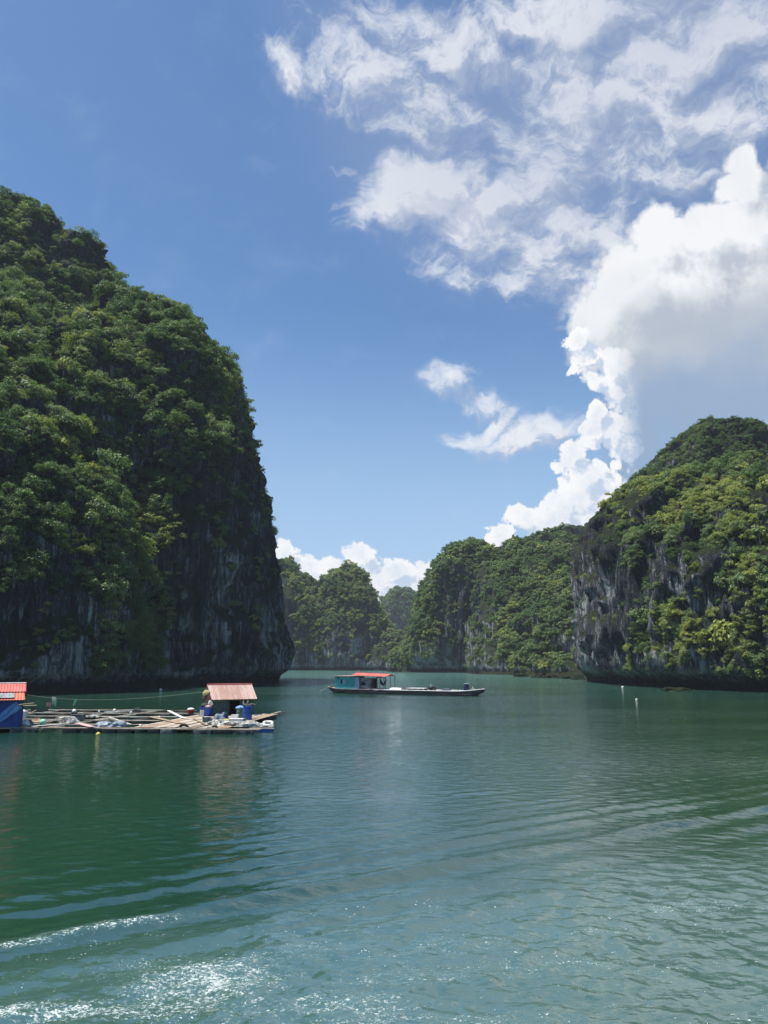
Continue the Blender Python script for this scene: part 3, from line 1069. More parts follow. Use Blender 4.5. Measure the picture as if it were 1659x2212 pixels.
wb = nt.math('MAXIMUM', web(1.1, 11.0, 6), nt.math('MULTIPLY', web(3.4, 8.0, 5), 0.85))
speck = nt.noise(p, 15.0, 3, 0.8)
sp = nt.mapr(speck, 0.42, 0.62)
fm = nt.math('ADD', nt.math('MULTIPLY', wb, 0.95), nt.math('MULTIPLY', acc, 0.80))
fm = nt.math('ADD', fm, nt.math('MULTIPLY', nt.math('SUBTRACT', sp, 0.5), 0.50))
foam = nt.math('MULTIPLY', nt.mapr(fm, 1.12, 1.75, 0, 0.9), nt.mapr(acc, 0.12, 0.5))
# sun glints painted as bright flecks into the churned water's colour
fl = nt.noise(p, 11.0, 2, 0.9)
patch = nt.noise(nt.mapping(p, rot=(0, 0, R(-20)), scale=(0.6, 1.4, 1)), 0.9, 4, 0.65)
glint = nt.math('MULTIPLY', nt.mapr(fl, 0.655, 0.69), nt.mapr(patch, 0.50, 0.62))
foam = nt.math('MAXIMUM', foam, nt.math('MULTIPLY', glint, nt.mapr(churn, 0.15, 0.7)))  # from here the foam mask also carries the painted sun glints
halo = nt.math('MULTIPLY', nt.mapr(fm, 0.55, 1.4), nt.mapr(acc, 0.10, 0.7))
col = nt.mix(nt.math('MULTIPLY', halo, 0.55), col, (0.12, 0.22, 0.20))
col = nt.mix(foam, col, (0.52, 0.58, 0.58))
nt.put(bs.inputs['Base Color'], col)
dist = nt.vmath('LENGTH', p, out=1)
rgh = nt.mapr(dist, 30, 420, 0.03, 0.16, 'LINEAR')
nt.put(bs.inputs['Roughness'], nt.math('MAXIMUM', rgh, nt.math('MULTIPLY', foam, 0.65)))
bs.inputs['IOR'].default_value = 2.6
bs.inputs['Specular IOR Level'].default_value = 0.5
h1 = nt.noise(nt.mapping(p, rot=(0, 0, R(8)), scale=(0.75, 1.45, 1)), 2.3, 3, 0.5, 0.5)
h2 = nt.noise(nt.mapping(p, rot=(0, 0, R(-14)), scale=(0.55, 1.0, 1)), 1.05, 4, 0.55, 0.6)
h3 = nt.noise(nt.mapping(p, rot=(0, 0, R(20)), scale=(0.7, 1.2, 1)), 9.0, 3, 0.6)
hh = nt.math('ADD', nt.math('MULTIPLY', nt.math('MULTIPLY', h1, 0.085), nt.mapr(dist, 15, 60, 0.5, 1.0)), nt.math('MULTIPLY', nt.math('MULTIPLY', h2, 0.17), nt.mapr(dist, 22, 70)))
hh = nt.math('ADD', hh, nt.math('MULTIPLY', h3, 0.014))
hh = nt.math('ADD', hh, nt.math('MULTIPLY', foam, 0.03))
gust = nt.noise(nt.mapping(p, scale=(0.6, 1.6, 1)), 0.035, 3, 0.6)
bp = nt.new('ShaderNodeBump')
nt.put(bp.inputs['Strength'], nt.mapr(gust, 0.35, 0.65, 0.38, 0.85))
bp.inputs['Distance'].default_value = 1.0
nt.put(bp.inputs['Height'], hh)
nt.put(bs.inputs['Normal'], bp.outputs[0])
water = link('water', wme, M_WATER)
tag(water, 'green sea water of the bay with ripples and a foaming wake', 'water', None, 'structure')


# ------------------------------------------------------------------ plain materials with wear
def worn(name, base, dark=None, scale=3.0, amount=0.6, rough=0.75, metal=0.0, stretch=(1, 1, 1), spec=0.3, bump=0.0):
    m, nt, bs = new_mat(name)
    tc = nt.new('ShaderNodeTexCoord')
    p = nt.mapping(tc.outputs['Object'], scale=stretch)
    dark = dark or tuple(c * 0.45 for c in base)
    n = nt.noise(p, scale, 6, 0.62)
    n2 = nt.noise(p, scale * 0.25, 3, 0.5)
    v = nt.math('ADD', nt.math('MULTIPLY', n, 0.6), nt.math('MULTIPLY', n2, 0.4))
    col = nt.mix(nt.mapr(v, 0.40, 0.62, amount, 0.0), base, dark)
    nt.put(bs.inputs['Base Color'], col)
    bs.inputs['Roughness'].default_value = rough
    bs.inputs['Metallic'].default_value = metal
    bs.inputs['Specular IOR Level'].default_value = spec
    if bump:
        bp = nt.new('ShaderNodeBump')
        bp.inputs['Strength'].default_value = 0.6
        bp.inputs['Distance'].default_value = bump
        nt.put(bp.inputs['Height'], n)
        nt.put(bs.inputs['Normal'], bp.outputs[0])
    return m


M = dict(
    paleWood=worn('sun_bleached_wood', (0.62, 0.57, 0.49), (0.20, 0.16, 0.12), 2.2, 0.9, stretch=(0.6, 4, 4)),
    brownWood=worn('brown_board', (0.42, 0.32, 0.22), (0.13, 0.09, 0.06), 2.2, 0.9, stretch=(0.6, 4, 4)),
    darkWood=worn('wet_dark_wood', (0.10, 0.085, 0.075), (0.03, 0.028, 0.027), 2.0, 0.9, stretch=(0.6, 3, 3)),
    floatGrey=worn('old_foam_float', (0.20, 0.21, 0.21), (0.035, 0.035, 0.035), 1.6, 1.0),
    floatDark=worn('tarred_float', (0.035, 0.038, 0.042), (0.012, 0.012, 0.012), 2.0, 0.8),
    foam=worn('white_foam', (0.80, 0.80, 0.77), (0.45, 0.43, 0.38), 2.5, 0.6),
    blue=worn('blue_plastic', (0.012, 0.085, 0.42), (0.01, 0.045, 0.22), 1.8, 0.7, 0.4, spec=0.5),
    darkBlue=worn('dark_blue_paint', (0.018, 0.042, 0.085), (0.01, 0.02, 0.04), 1.8, 0.7, 0.5),
    tarpBlue=worn('blue_tarpaulin', (0.010, 0.075, 0.36), (0.006, 0.04, 0.20), 0.9, 0.8, 0.5, spec=0.4),
    tarpLight=worn('faded_light_blue_sheet', (0.25, 0.42, 0.72), (0.10, 0.22, 0.48), 1.2, 0.8, 0.5, spec=0.4),
    redRoof=worn('faded_red_sheet', (0.62, 0.16, 0.14), (0.42, 0.10, 0.08), 1.2, 0.8, 0.55),
    redLow=worn('orange_red_sheet', (0.68, 0.17, 0.10), (0.44, 0.10, 0.06), 1.5, 0.7, 0.55),
    rustRoof=worn('pink_rust_sheet', (0.50, 0.36, 0.32), (0.36, 0.20, 0.15), 1.3, 0.8, 0.6, stretch=(2.5, 0.5, 0.5)),
    wallSlate=worn('slate_green_boards', (0.055, 0.095, 0.105), (0.03, 0.05, 0.055), 1.5, 0.8, stretch=(4, 4, 0.7)),
    wallRed=worn('dark_red_boards', (0.110, 0.035, 0.040), (0.05, 0.02, 0.024), 1.5, 0.8, stretch=(4, 4, 0.7)),
    teal=worn('teal_paint', (0.10, 0.46, 0.50), (0.05, 0.26, 0.30), 1.5, 0.9, 0.6, stretch=(3, 3, 0.8)),
    paleBlue=worn('pale_blue_grey_paint', (0.42, 0.54, 0.62), (0.26, 0.34, 0.40), 1.8, 0.7),
    ply=worn('grey_plywood', (0.36, 0.31, 0.32), (0.09, 0.075, 0.08), 1.6, 0.9, stretch=(1, 1, 3)),
    hull=worn('weathered_hull', (0.105, 0.080, 0.080), (0.035, 0.032, 0.036), 0.9, 1.0, stretch=(0.5, 2, 3), bump=0.02),
    black=worn('black_rubber', (0.02, 0.02, 0.021), None, 2, 0.5, 0.7),
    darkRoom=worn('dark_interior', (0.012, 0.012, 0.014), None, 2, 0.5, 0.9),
    white=worn('white_paint', (0.78, 0.78, 0.76), (0.50, 0.48, 0.44), 3.0, 0.7),
    net=worn('heaped_net', (0.50, 0.50, 0.46), (0.12, 0.12, 0.11), 6.0, 1.0, 0.9, bump=0.04),
    netDark=worn('dark_net', (0.07, 0.085, 0.08), (0.02, 0.025, 0.025), 7.0, 1.0, 0.9, bump=0.04),
    sheetGrey=worn('grey_blue_sheet', (0.34, 0.40, 0.46), (0.10, 0.13, 0.18), 2.5, 1.0, 0.6),
    pink=worn('pink_cloth', (0.60, 0.38, 0.38), None, 3, 0.4),
    mint=worn('mint_cloth', (0.36, 0.66, 0.52), None, 3, 0.4),
    yellow=worn('yellow_green_plastic', (0.62, 0.60, 0.06), None, 3, 0.4, 0.5),
    yellowBuoy=worn('yellow_buoy', (0.75, 0.60, 0.12), None, 3, 0.4, 0.5),
    red=worn('red_plastic', (0.60, 0.04, 0.03), None, 3, 0.4, 0.45),
    straw=worn('straw', (0.52, 0.46, 0.20), (0.25, 0.2, 0.08), 5, 0.8),
    greyMetal=worn('grey_metal', (0.25, 0.27, 0.28), (0.10, 0.09, 0.08), 2.5, 0.8, 0.5, 0.3),
    rope=worn('pale_rope', (0.42, 0.43, 0.34), None, 6, 0.4),
    greenTub=worn('grey_green_plastic', (0.10, 0.16, 0.15), None, 2.5, 0.6, 0.5),
    bamboo=worn('bamboo', (0.58, 0.52, 0.36), (0.26, 0.2, 0.12), 3, 0.8, stretch=(0.5, 4, 4)),
    rockLow=M_ROCK,
)


class MB:
    """collects shapes and links them as one mesh object"""

    def __init__(self):
        self.bm = bmesh.new()

    def box(self, c, s, rot=(0, 0, 0), bevel=0.0, top=1.0):
        mt = Matrix.Translation(c) @ Euler(rot).to_matrix().to_4x4()
        r = bmesh.ops.create_cube(self.bm, size=1.0)
        vs = r['verts']
        for v in vs:
            k = top if v.co.z > 0 else 1.0
            v.co = Vector((v.co.x * s[0] * k, v.co.y * s[1] * k, v.co.z * s[2]))
        if bevel:
            es = list({e for v in vs for e in v.link_edges})
            rr = bmesh.ops.bevel(self.bm, geom=es, offset=bevel, segments=2, affect='EDGES', profile=0.6)
            vs = list({v for f in rr['faces'] for v in f.verts} | {v for v in vs if v.is_valid})
        for v in vs:
            v.co = mt @ v.co
        return self

    def tube(self, pts, r, n=8, closed=False, r2=None):
        pts = [Vector(p) for p in pts]
        rings = []
        m = len(pts)
        for i, p in enumerate(pts):
            if closed:
                d = pts[(i + 1) % m] - pts[i - 1]
            else:
                d = pts[min(i + 1, m - 1)] - pts[max(i - 1, 0)]
            d.normalize()
            up = Vector((0, 0, 1)) if abs(d.z) < 0.9 else Vector((1, 0, 0))
            a = d.cross(up).normalized()
            b = d.cross(a)
            rr = r if r2 is None else r + (r2 - r) * i / max(m - 1, 1)
            rings.append([self.bm.verts.new(p + (a * math.cos(t) + b * math.sin(t)) * rr) for t in [2 * math.pi * k / n for k in range(n)]])
        for i in range(m if closed else m - 1):
            A, B = rings[i], rings[(i + 1) % m]
            for k in range(n):
                self.bm.faces.new((A[k], A[(k + 1) % n], B[(k + 1) % n], B[k]))
        if not closed:
            self.bm.faces.new(rings[0])
            self.bm.faces.new(list(reversed(rings[-1])))
        return self

    def lathe(self, prof, c=(0, 0, 0), n=20, sx=1.0, sy=1.0):
        """profile of (radius, z)"""
        rings = []
        for (r, z) in prof:
            rings.append([self.bm.verts.new((c[0] + sx * r * math.cos(2 * math.pi * k / n), c[1] + sy * r * math.sin(2 * math.pi * k / n), c[2] + z)) for k in range(n)])
        for A, B in zip(rings, rings[1:]):
            for k in range(n):
                self.bm.faces.new((A[k], A[(k + 1) % n], B[(k + 1) % n], B[k]))
        self.bm.faces.new(list(reversed(rings[0])))
        self.bm.faces.new(rings[-1])
        return self

    def quad(self, a, b, c, d, th=0.03):
        a, b, c, d = [Vector(v) for v in (a, b, c, d)]
        n = (b - a).cross(d - a).normalized() * th
        lo = [self.bm.verts.new(v) for v in (a, b, c, d)]
        hi = [self.bm.verts.new(v + n) for v in (a, b, c, d)]
        self.bm.faces.new(hi)
        self.bm.faces.new(list(reversed(lo)))
        for i in range(4):
            j = (i + 1) % 4
            self.bm.faces.new((lo[i], lo[j], hi[j], hi[i]))
        return self

    def corrugated(self, a, b, c, d, pitch=0.18, amp=0.03, th=0.015):
        """sheet a-b (eave) to d-c (ridge), ribs running from a to d"""
        a, b, c, d = [Vector(v) for v in (a, b, c, d)]
        n = (b - a).cross(d - a).normalized()
        k = max(4, int((b - a).length / pitch * 4))
        lows = []
        for i in range(k + 1):
            t = i / k
            o = n * (amp * math.sin(t * (b - a).length / pitch * 2 * math.pi))
            p, q = a.lerp(b, t) + o, d.lerp(c, t) + o
            lows.append([self.bm.verts.new(x) for x in (p, q, q + n * th, p + n * th)])
        for A, B in zip(lows, lows[1:]):
            for i in range(4):
                j = (i + 1) % 4
                self.bm.faces.new((A[i], A[j], B[j], B[i]))
        self.bm.faces.new(list(reversed(lows[0])))
        self.bm.faces.new(lows[-1])
        return self

    def heap(self, c, s, seed, lump=0.35, sub=3):
        """an uneven mound: netting, sacks, cloth"""
        r = bmesh.ops.create_icosphere(self.bm, subdivisions=sub, radius=1.0)
        vs = r['verts']
        P_ = np.array([v.co[:] for v in vs])
        d = 1 + lump * fbm(P_ * 1.7 + seed * 7.7, 3, 0.6)
        for v, k in zip(vs, d):
            z = v.co.z
            v.co = Vector((v.co.x * s[0] * k, v.co.y * s[1] * k, (z if z > 0 else z * 0.15) * s[2] * k)) + Vector(c)
        return self

    def build(self, name, mat, parent=None, sm=False, loc=None, rot=None):
        bmesh.ops.recalc_face_normals(self.bm, faces=self.bm.faces)
        me = bpy.data.meshes.new(name)
        self.bm.to_mesh(me)
        self.bm.free()
        o = link(name, me, mat, parent)
        if sm:
            smooth(me)
            try:
                me.set_sharp_from_angle(angle=R(40))
            except Exception:
                pass
        if loc is not None:
            o.location = loc
        if rot is not None:
            o.rotation_euler = rot
        return o


def empty(name, loc, yaw=0.0, parent=None):
    o = bpy.data.objects.new(name, None)
    COL.objects.link(o)
    o.location = loc
    o.rotation_euler = (0, 0, yaw)
    o.empty_display_size = 0.3
    return o


# ================================================================== the fish-farm raft
DECK = 0.42
FA = on_water(45, 1570.5, DECK)
FB = on_water(560, 1574.5, DECK)
YAW = math.atan2(FB.y - FA.y, FB.x - FA.x)
ex = Vector((math.cos(YAW), math.sin(YAW), 0))
ey = Vector((-ex.y, ex.x, 0))
RO = Vector((FB.x, FB.y, 0))          # the raft's front right corner
raft = empty('raft', RO, YAW)
tag(raft, 'low fish-farm raft of pale timber beams carrying the hut and the blue-walled house', 'raft')


def rl(p):
    """world point -> raft coordinates"""
    d = Vector(p) - RO
    return Vector((d.dot(ex), d.dot(ey), d.z))


def deck_pt(x, y, z=DECK):
    """the place on the deck seen at a spot of the photograph, in world coordinates"""
    return on_water(x, y, z)


RW = (FB - FA).length + 14.0
back = rl(on_water(430, 1534, DECK)).y
rnd = random.Random(3)
rows = [0.0, 0.16 * back, 0.36 * back, 0.56 * back, 0.78 * back, back]


def x_at(px, y):
    """raft x of the deck point in row y that the photograph shows at column px"""
    xs_ = np.linspace(-RW, 4, 400)
    W_ = np.array([[RO.x + ex.x * q + ey.x * y, RO.y + ex.y * q + ey.y * y, DECK] for q in xs_])
    return float(xs_[np.argmin(np.abs(to_photo(W_)[0] - px))])


ENDS = [x_at(p_, y) for p_, y in zip((558, 552, 540, 425, 425, 420), rows)]
for i, y in enumerate(rows):
    x0, x1 = -RW, ENDS[i]
    for dy in (-0.32, 0.30):
        segs = 5
        for k in range(segs):
            a = x0 + (x1 - x0) * k / segs
            b = x0 + (x1 - x0) * (k + 1) / segs
            z = DECK - 0.06 + rnd.uniform(-0.03, 0.03)
            MB().box(((a + b) / 2, y + dy + rnd.uniform(-0.05, 0.05), z), (b - a + 0.35, rnd.uniform(0.16, 0.26), 0.09), (0, rnd.uniform(-0.004, 0.004), rnd.uniform(-0.006, 0.006)), 0.012).build(
                'beam', M['paleWood'] if rnd.random() < 0.72 else M['brownWood'], raft)
ncol = 9
for k in range(ncol + 1):
    x = -RW + RW * k / ncol
    if k == ncol:
        x = ENDS[3] - 0.5
    for dx in (-0.22, 0.24):
        MB().box((x + dx, back / 2 if k < ncol else rows[3] / 2, DECK - 0.15 - 0.02 * (dx > 0)), (0.17, (back if k < ncol else rows[3]) + 0.9, 0.09), (0, 0, rnd.uniform(-0.006, 0.006)), 0.012).build('cross_beam', M['paleWood'] if rnd.random() < 0.5 else M['darkWood'], raft)
# floats below the beams
fx = -1.2
while fx > -RW + 0.5:
    w = rnd.uniform(0.9, 1.7)
    MB().box((fx, -0.12, 0.04), (w, 0.85, 0.66), (0, 0, rnd.uniform(-0.05, 0.05)), 0.08).build('float', M['floatDark'] if rnd.random() < 0.5 else M['floatGrey'], raft, True)
    fx -= w + rnd.choice((0.15, 0.5, 1.6, 2.4))
for y in rows[1:]:
    fx = ENDS[rows.index(y)] - 1.0
    while fx > -RW + 0.5:
        w = rnd.uniform(0.9, 1.3)
        MB().box((fx, y, 0.04), (w, 0.75, 0.5), (0, 0, rnd.uniform(-0.05, 0.05)), 0.07).build('float', M['floatDark'], raft, True)
        fx -= w + rnd.uniform(3.0, 5.0)
# net panels hanging inside the cages, just breaking the surface
for j in range(len(rows) - 1):
    for k in range(ncol):
        if rnd.random() < 0.6:
            mb = MB()
            x0 = -RW + RW * k / ncol + 0.4
            x1 = min(x0 + RW / ncol - 0.8, ENDS[j + 1])
            if x1 - x0 < 1:
                continue
            yb = rows[j + 1] - 0.55
            mb.quad((x0, yb, -0.8), (x1, yb, -0.8), (x1, yb, DECK - 0.18), (x0, yb, DECK - 0.18), 0.015)
            mb.build('cage_net', M['netDark'], raft)
# planked working deck under the hut
hut_c = on_water(505, 1546, DECK)
hl = rl(hut_c)
for k in range(26):
    x = hl.x - 4.2 + k * 0.33
    y0 = 0.3 + (rnd.random() < 0.3) * 0.3
    MB().box((x, (y0 + hl.y + 3.0) / 2, DECK + 0.012 + rnd.uniform(-0.008, 0.008)), (0.30, hl.y + 3.0 - y0, 0.035), (0, 0, rnd.uniform(-0.004, 0.004))).build('deck_board', M['paleWood'] if rnd.random() < 0.45 else M['brownWood'] if rnd.random() < 0.6 else M['darkWood'], raft)
MB().box((hl.x - 0.1, hl.y + 0.6, 0.12), (8.4, 4.2, 0.5), (0, 0, 0), 0.1).build('float', M['floatDark'], raft)
# boom running out to the right
MB().box((0.0, 0.9, DECK - 0.05), (2.2, 0.22, 0.09), (0, 0, 0.05), 0.012).build('boom_plank', M['paleWood'], raft)
MB().box((-0.1, 1.35, DECK - 0.05), (2.0, 0.18, 0.09), (0, 0, 0.02), 0.012).build('boom_plank', M['brownWood'], raft)

# ------------------------------------------------------------------ the hut
HY = YAW + R(34)
p0 = on_water(465, 1545, DECK)
p1 = on_water(541, 1546, DECK)
hw = (p1 - p0).length * 1.14
hut = empty('hut', ((p0.x + p1.x) / 2, (p0.y + p1.y) / 2, DECK + 0.03), HY)
tag(hut, 'small wooden hut with a pinkish rusty tin roof and dark doorway on the raft', 'hut')
HD, HE, HR = 3.0, 1.95, 3.15
t = 0.06
dl, dr = -0.10 * hw, 0.16 * hw
# front wall left and right of the door, with a lintel
MB().box(((-hw / 2 + dl) / 2, 0, HE / 2), (dl + hw / 2, t, HE)).build('front_wall', M['wallSlate'], hut)
MB().box(((hw / 2 + dr) / 2, 0, HE / 2), (hw / 2 - dr, t, HE)).build('front_wall', M['wallSlate'], hut)
MB().box(((dl + dr) / 2, 0, HE - 0.1), (dr - dl, t, 0.2)).build('lintel', M['darkWood'], hut)
for x in (dl, dr):
    MB().box((x, -0.04, HE / 2 - 0.06), (0.07, 0.08, HE - 0.12)).build('door_post', M['darkWood'], hut)


def gable(x):
    mb = MB()
    bm_ = mb.bm
    pr = [(0.03, 0), (HD - 0.03, 0), (HD - 0.03, HE), (HD / 2, HR - 0.08), (0.03, HE)]
    A = [bm_.verts.new((x - t / 2, y, z)) for y, z in pr]
    B = [bm_.verts.new((x + t / 2, y, z)) for y, z in pr]
    bm_.faces.new(A)
    bm_.faces.new(list(reversed(B)))
    for i in range(5):
        j = (i + 1) % 5
        bm_.faces.new((A[i], B[i], B[j], A[j]))
    return mb


gable(-hw / 2 + t / 2).build('side_wall', M['wallRed'], hut)
gable(hw / 2 - t / 2).build('side_wall', M['wallSlate'], hut)
MB().box((0, HD, HE / 2), (hw, t, HE)).build('back_wall', M['wallSlate'], hut)
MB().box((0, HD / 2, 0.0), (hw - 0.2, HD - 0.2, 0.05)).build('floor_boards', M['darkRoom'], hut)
ov = 0.42
roof = MB()
sl = (HR - HE) / (HD / 2)
roof.corrugated((-hw / 2 - 0.22, -ov, HE - ov * sl + 0.08), (hw / 2 + 0.28, -ov, HE - ov * sl + 0.08), (hw / 2 + 0.28, HD / 2, HR + 0.08), (-hw / 2 - 0.22, HD / 2, HR + 0.08))
roof.build('front_roof_sheet', M['rustRoof'], hut)
roof = MB()
roof.corrugated((hw / 2 + 0.28, HD + ov, HE - ov * sl + 0.08), (-hw / 2 - 0.22, HD + ov, HE - ov * sl + 0.08), (-hw / 2 - 0.22, HD / 2 + 0.02, HR + 0.08), (hw / 2 + 0.28, HD / 2 + 0.02, HR + 0.08))
roof.build('back_roof_sheet', M['rustRoof'], hut)
MB().tube([(-hw / 2 - 0.24, HD / 2, HR + 0.13), (hw / 2 + 0.3, HD / 2, HR + 0.13)], 0.06, 8).build('ridge_cap', M['redRoof'], hut)
MB().box((0.03, -ov + 0.02, HE - ov * sl + 0.0), (hw + 0.4, 0.05, 0.09)).build('eave_board', M['darkWood'], hut)

# ------------------------------------------------------------------ the house at the left edge
hp = on_water(46, 1570, DECK)
house = empty('house', (hp.x, hp.y, DECK), YAW + R(30))
tag(house, 'raft house with a red tin roof and blue tarpaulin walls, cut by the picture edge', 'house')
LW, LD, LE, LRZ = 7.5, 6.0, 2.35, 3.72
MB().box((-LW / 2, LD / 2, LE / 2), (LW, LD, LE)).build('wall', M['tarpBlue'], house)
# creased tarpaulin over the front
mb = MB()
nx, nz = 40, 14
gv = [[mb.bm.verts.new((-LW - 0.05 + (LW + 0.1) * i / nx, -0.10 - 0.10 * pnoise(np.array([[i * 0.42, j * 0.16, 1.0]]))[0] - 0.05 * math.sin(i * 1.9 + j * 0.3), 0.02 + (LE + 0.05) * j / nz)) for j in range(nz + 1)] for i in range(nx + 1)]
for i in range(nx):
    for j in range(nz):
        mb.bm.faces.new((gv[i][j], gv[i + 1][j], gv[i + 1][j + 1], gv[i][j + 1]))
mb.build('tarpaulin', M['tarpBlue'], house, True)
mb = MB()
gv = []
for i in range(11):
    col_ = []
    for j in range(13):
        s_, q_ = i / 10, j / 12
        x = -2.9 + 2.3 * q_ + s_ * (1.0 - 0.45 * q_)
        col_.append(mb.bm.verts.new((x, -0.30 - 0.10 * math.sin(i * 1.3 + j * 0.5), 0.35 + 1.9 * q_ - 0.6 * s_ * q_)))
    gv.append(col_)
for i in range(10):
    for j in range(12):
        mb.bm.faces.new((gv[i][j], gv[i + 1][j], gv[i + 1][j + 1], gv[i][j + 1]))
mb.build('loose_sheet', M['tarpLight'], house, True)
MB().corrugated((-LW - 0.3, -0.55, LE + 0.02), (0.12, -0.55, LE + 0.02), (0.05, 0.75, LE + 0.62), (-LW - 0.3, 0.75, LE + 0.62), 0.25, 0.025).build('lower_roof_sheet', M['redLow'], house)
MB().corrugated((-LW - 0.3, 0.72, LE + 0.70), (0.15, 0.72, LE + 0.70), (0.15, LD / 2, LRZ), (-LW - 0.3, LD / 2, LRZ), 0.25, 0.025).build('upper_roof_sheet', M['redRoof'], house)
MB().corrugated((0.15, LD + 0.3, LE), (-LW - 0.3, LD + 0.3, LE), (-LW - 0.3, LD / 2 + 0.02, LRZ), (0.15, LD / 2 + 0.02, LRZ), 0.25, 0.025).build('back_roof_sheet', M['redRoof'], house)
MB().box((-1.5, 0.02, LE + 0.40), (1.5, 0.9, 0.05), (math.atan2(0.60, 1.3), 0, 0), 0.01).build('roof_panel', M['greyMetal'], house)
MB().tube([(-LW - 0.3, LD / 2, LRZ + 0.04), (0.16, LD / 2, LRZ + 0.04)], 0.07, 8).build('ridge_cap', M['white'], house)
MB().box((-LW / 2, -0.5, LE - 0.03), (LW + 0.5, 0.06, 0.10)).build('eave_board', M['darkWood'], house)
for x in (-0.03, -2.6, -5.2):
    MB().box((x, -0.12, LE / 2), (0.10, 0.10, LE)).build('post', M['darkWood'], house)

# poles poking out from under the left roof
o = MB().tube([(0, 0, 0), (1.5, 0.1, 0.16)], 0.035, 7).tube([(0.1, 0.15, -0.1), (1.7, 0.25, -0.04)], 0.035, 7).build('oars', M['bamboo'], None, True, house.location + Vector((-0.2, -0.7, 1.95)), (0, 0, YAW))
tag(o, 'two pale poles sticking out under the eave of the red-roofed house', 'pole')

# ------------------------------------------------------------------ washing line
h0 = at_depth(52, 1500, hp.y + 1.0)
h1 = at_depth(446, 1494, hut.location.y + 1.0)
lp = []
N_ = 28
for i in range(N_ + 1):
    s_ = i / N_
    x = h0[0] + (h1[0] - h0[0]) * s_
    y = h0[1] + (h1[1] - h0[1]) * s_
    z = h0[2] + (h1[2] - h0[2]) * s_ - 4 * 0.62 * s_ * (1 - s_) * (1.35 - 0.7 * s_)
    lp.append(Vector((x, y, z)))
o = MB().tube(lp, 0.016, 6).build('rope', M['rope'])
tag(o, 'thin sagging washing line from the red-roofed house to the hut', 'rope')


def line_at(px):
    best = min(lp, key=lambda v: abs(to_photo(np.array([[v.x, v.y, v.z]]))[0][0] - px))
    return best


def drape(loc, w, h, mat, seed, yaw=0.0):
    mb = MB()
    rows_ = []
    for j in range(8):
        r_ = []
        for i in range(9):
            s_ = i / 8 - 0.5
            r_.append(mb.bm.verts.new((s_ * w * (1 - 0.25 * (j / 7) * math.sin(seed)), 0.07 * math.sin(i * 1.7 + seed) * (0.3 + j / 7), -h * j / 7 * (1 + 0.2 * math.sin(i + seed)))))
        rows_.append(r_)
    for a, b in zip(rows_, rows_[1:]):
        for i in range(8):
            mb.bm.faces.new((a[i], b[i], b[i + 1], a[i + 1]))
    bmesh.ops.solidify(mb.bm, geom=mb.bm.faces[:], thickness=0.02)
    return mb


g1 = line_at(112)
sh = empty('garment', g1, YAW)
tag(sh, 'bundle of mint, white and pink washing nearer the left house on the line', 'garment')
drape(g1, 0.42, 0.66, None, 1.0).build('mint_shirt', M['mint'], sh, True)
drape(g1, 0.5, 0.40, None, 2.2).build('pink_towel', M['pink'], sh, True, (-0.45, -0.1, -0.42))
drape(g1, 0.42, 0.35, None, 3.0).build('white_cloth', M['white'], sh, True, (0.02, -0.12, 0.12))
g2 = line_at(171)
o = drape(g2, 0.20, 0.55, None, 4.0).build('garment', M['mint'], None, True, g2, (0, 0.35, 0.6))
tag(o, 'thin twisted pale green cloth hanging alone farther along the line', 'garment')


# ------------------------------------------------------------------ gear on the raft
def put(x, y, z=DECK):
    v = on_water(x, y, z)
    return v


def drum_mesh(mb, r, h, n=22):
    mb.lathe([(r * 0.94, 0), (r, 0.03), (r, h * 0.31), (r * 1.03, h * 0.33), (r, h * 0.35), (r, h * 0.64), (r * 1.03, h * 0.66), (r, h * 0.68), (r, h * 0.95), (r * 1.03, h * 0.97), (r * 1.02, h), (r * 0.88, h), (r * 0.86, h - 0.05)], n=n)
    return mb


tub = empty('water_tub', put(444, 1547), 0)
tag(tub, 'wide open blue tub full of dark netting, left of the hut', 'tub')
MB().lathe([(0.60, 0), (0.64, 0.05), (0.66, 0.5), (0.70, 0.95), (0.74, 1.0), (0.68, 1.0), (0.62, 0.9)], n=26).build('tub_wall', M['blue'], tub, True)
tt = [(0.62 * math.cos(a), 0.62 * math.sin(a), 1.18 + 0.10 * math.cos(a)) for a in [2 * math.pi * k / 24 for k in range(24)]]
MB().tube(tt, 0.035, 7, True).build('rim_hoop', M['black'], tub, True)
o = MB().heap((0, 0, 0), (0.62, 0.6, 0.45), 2).build('net_heap', M['netDark'], None, True, put(444, 1547) + Vector((0, 0, 0.95)))
tag(o, 'dark netting heaped in the blue tub left of the hut', 'net')
o = MB().heap((0, 0, 0), (0.26, 0.2, 0.50), 5, 0.5).build('cloth', M['foam'], None, True, put(452, 1547) + Vector((0.12, -0.2, 1.18)))
tag(o, 'crumpled white cloth on top of the netting in the blue tub', 'cloth')
o = MB().heap((0, 0, 0), (0.34, 0.22, 0.20), 6, 0.5).build('cloth', M['pink'], None, True, put(450, 1547) + Vector((0.05, -0.55, 0.98)))
tag(o, 'small pink cloth hanging over the rim of the blue tub', 'cloth')

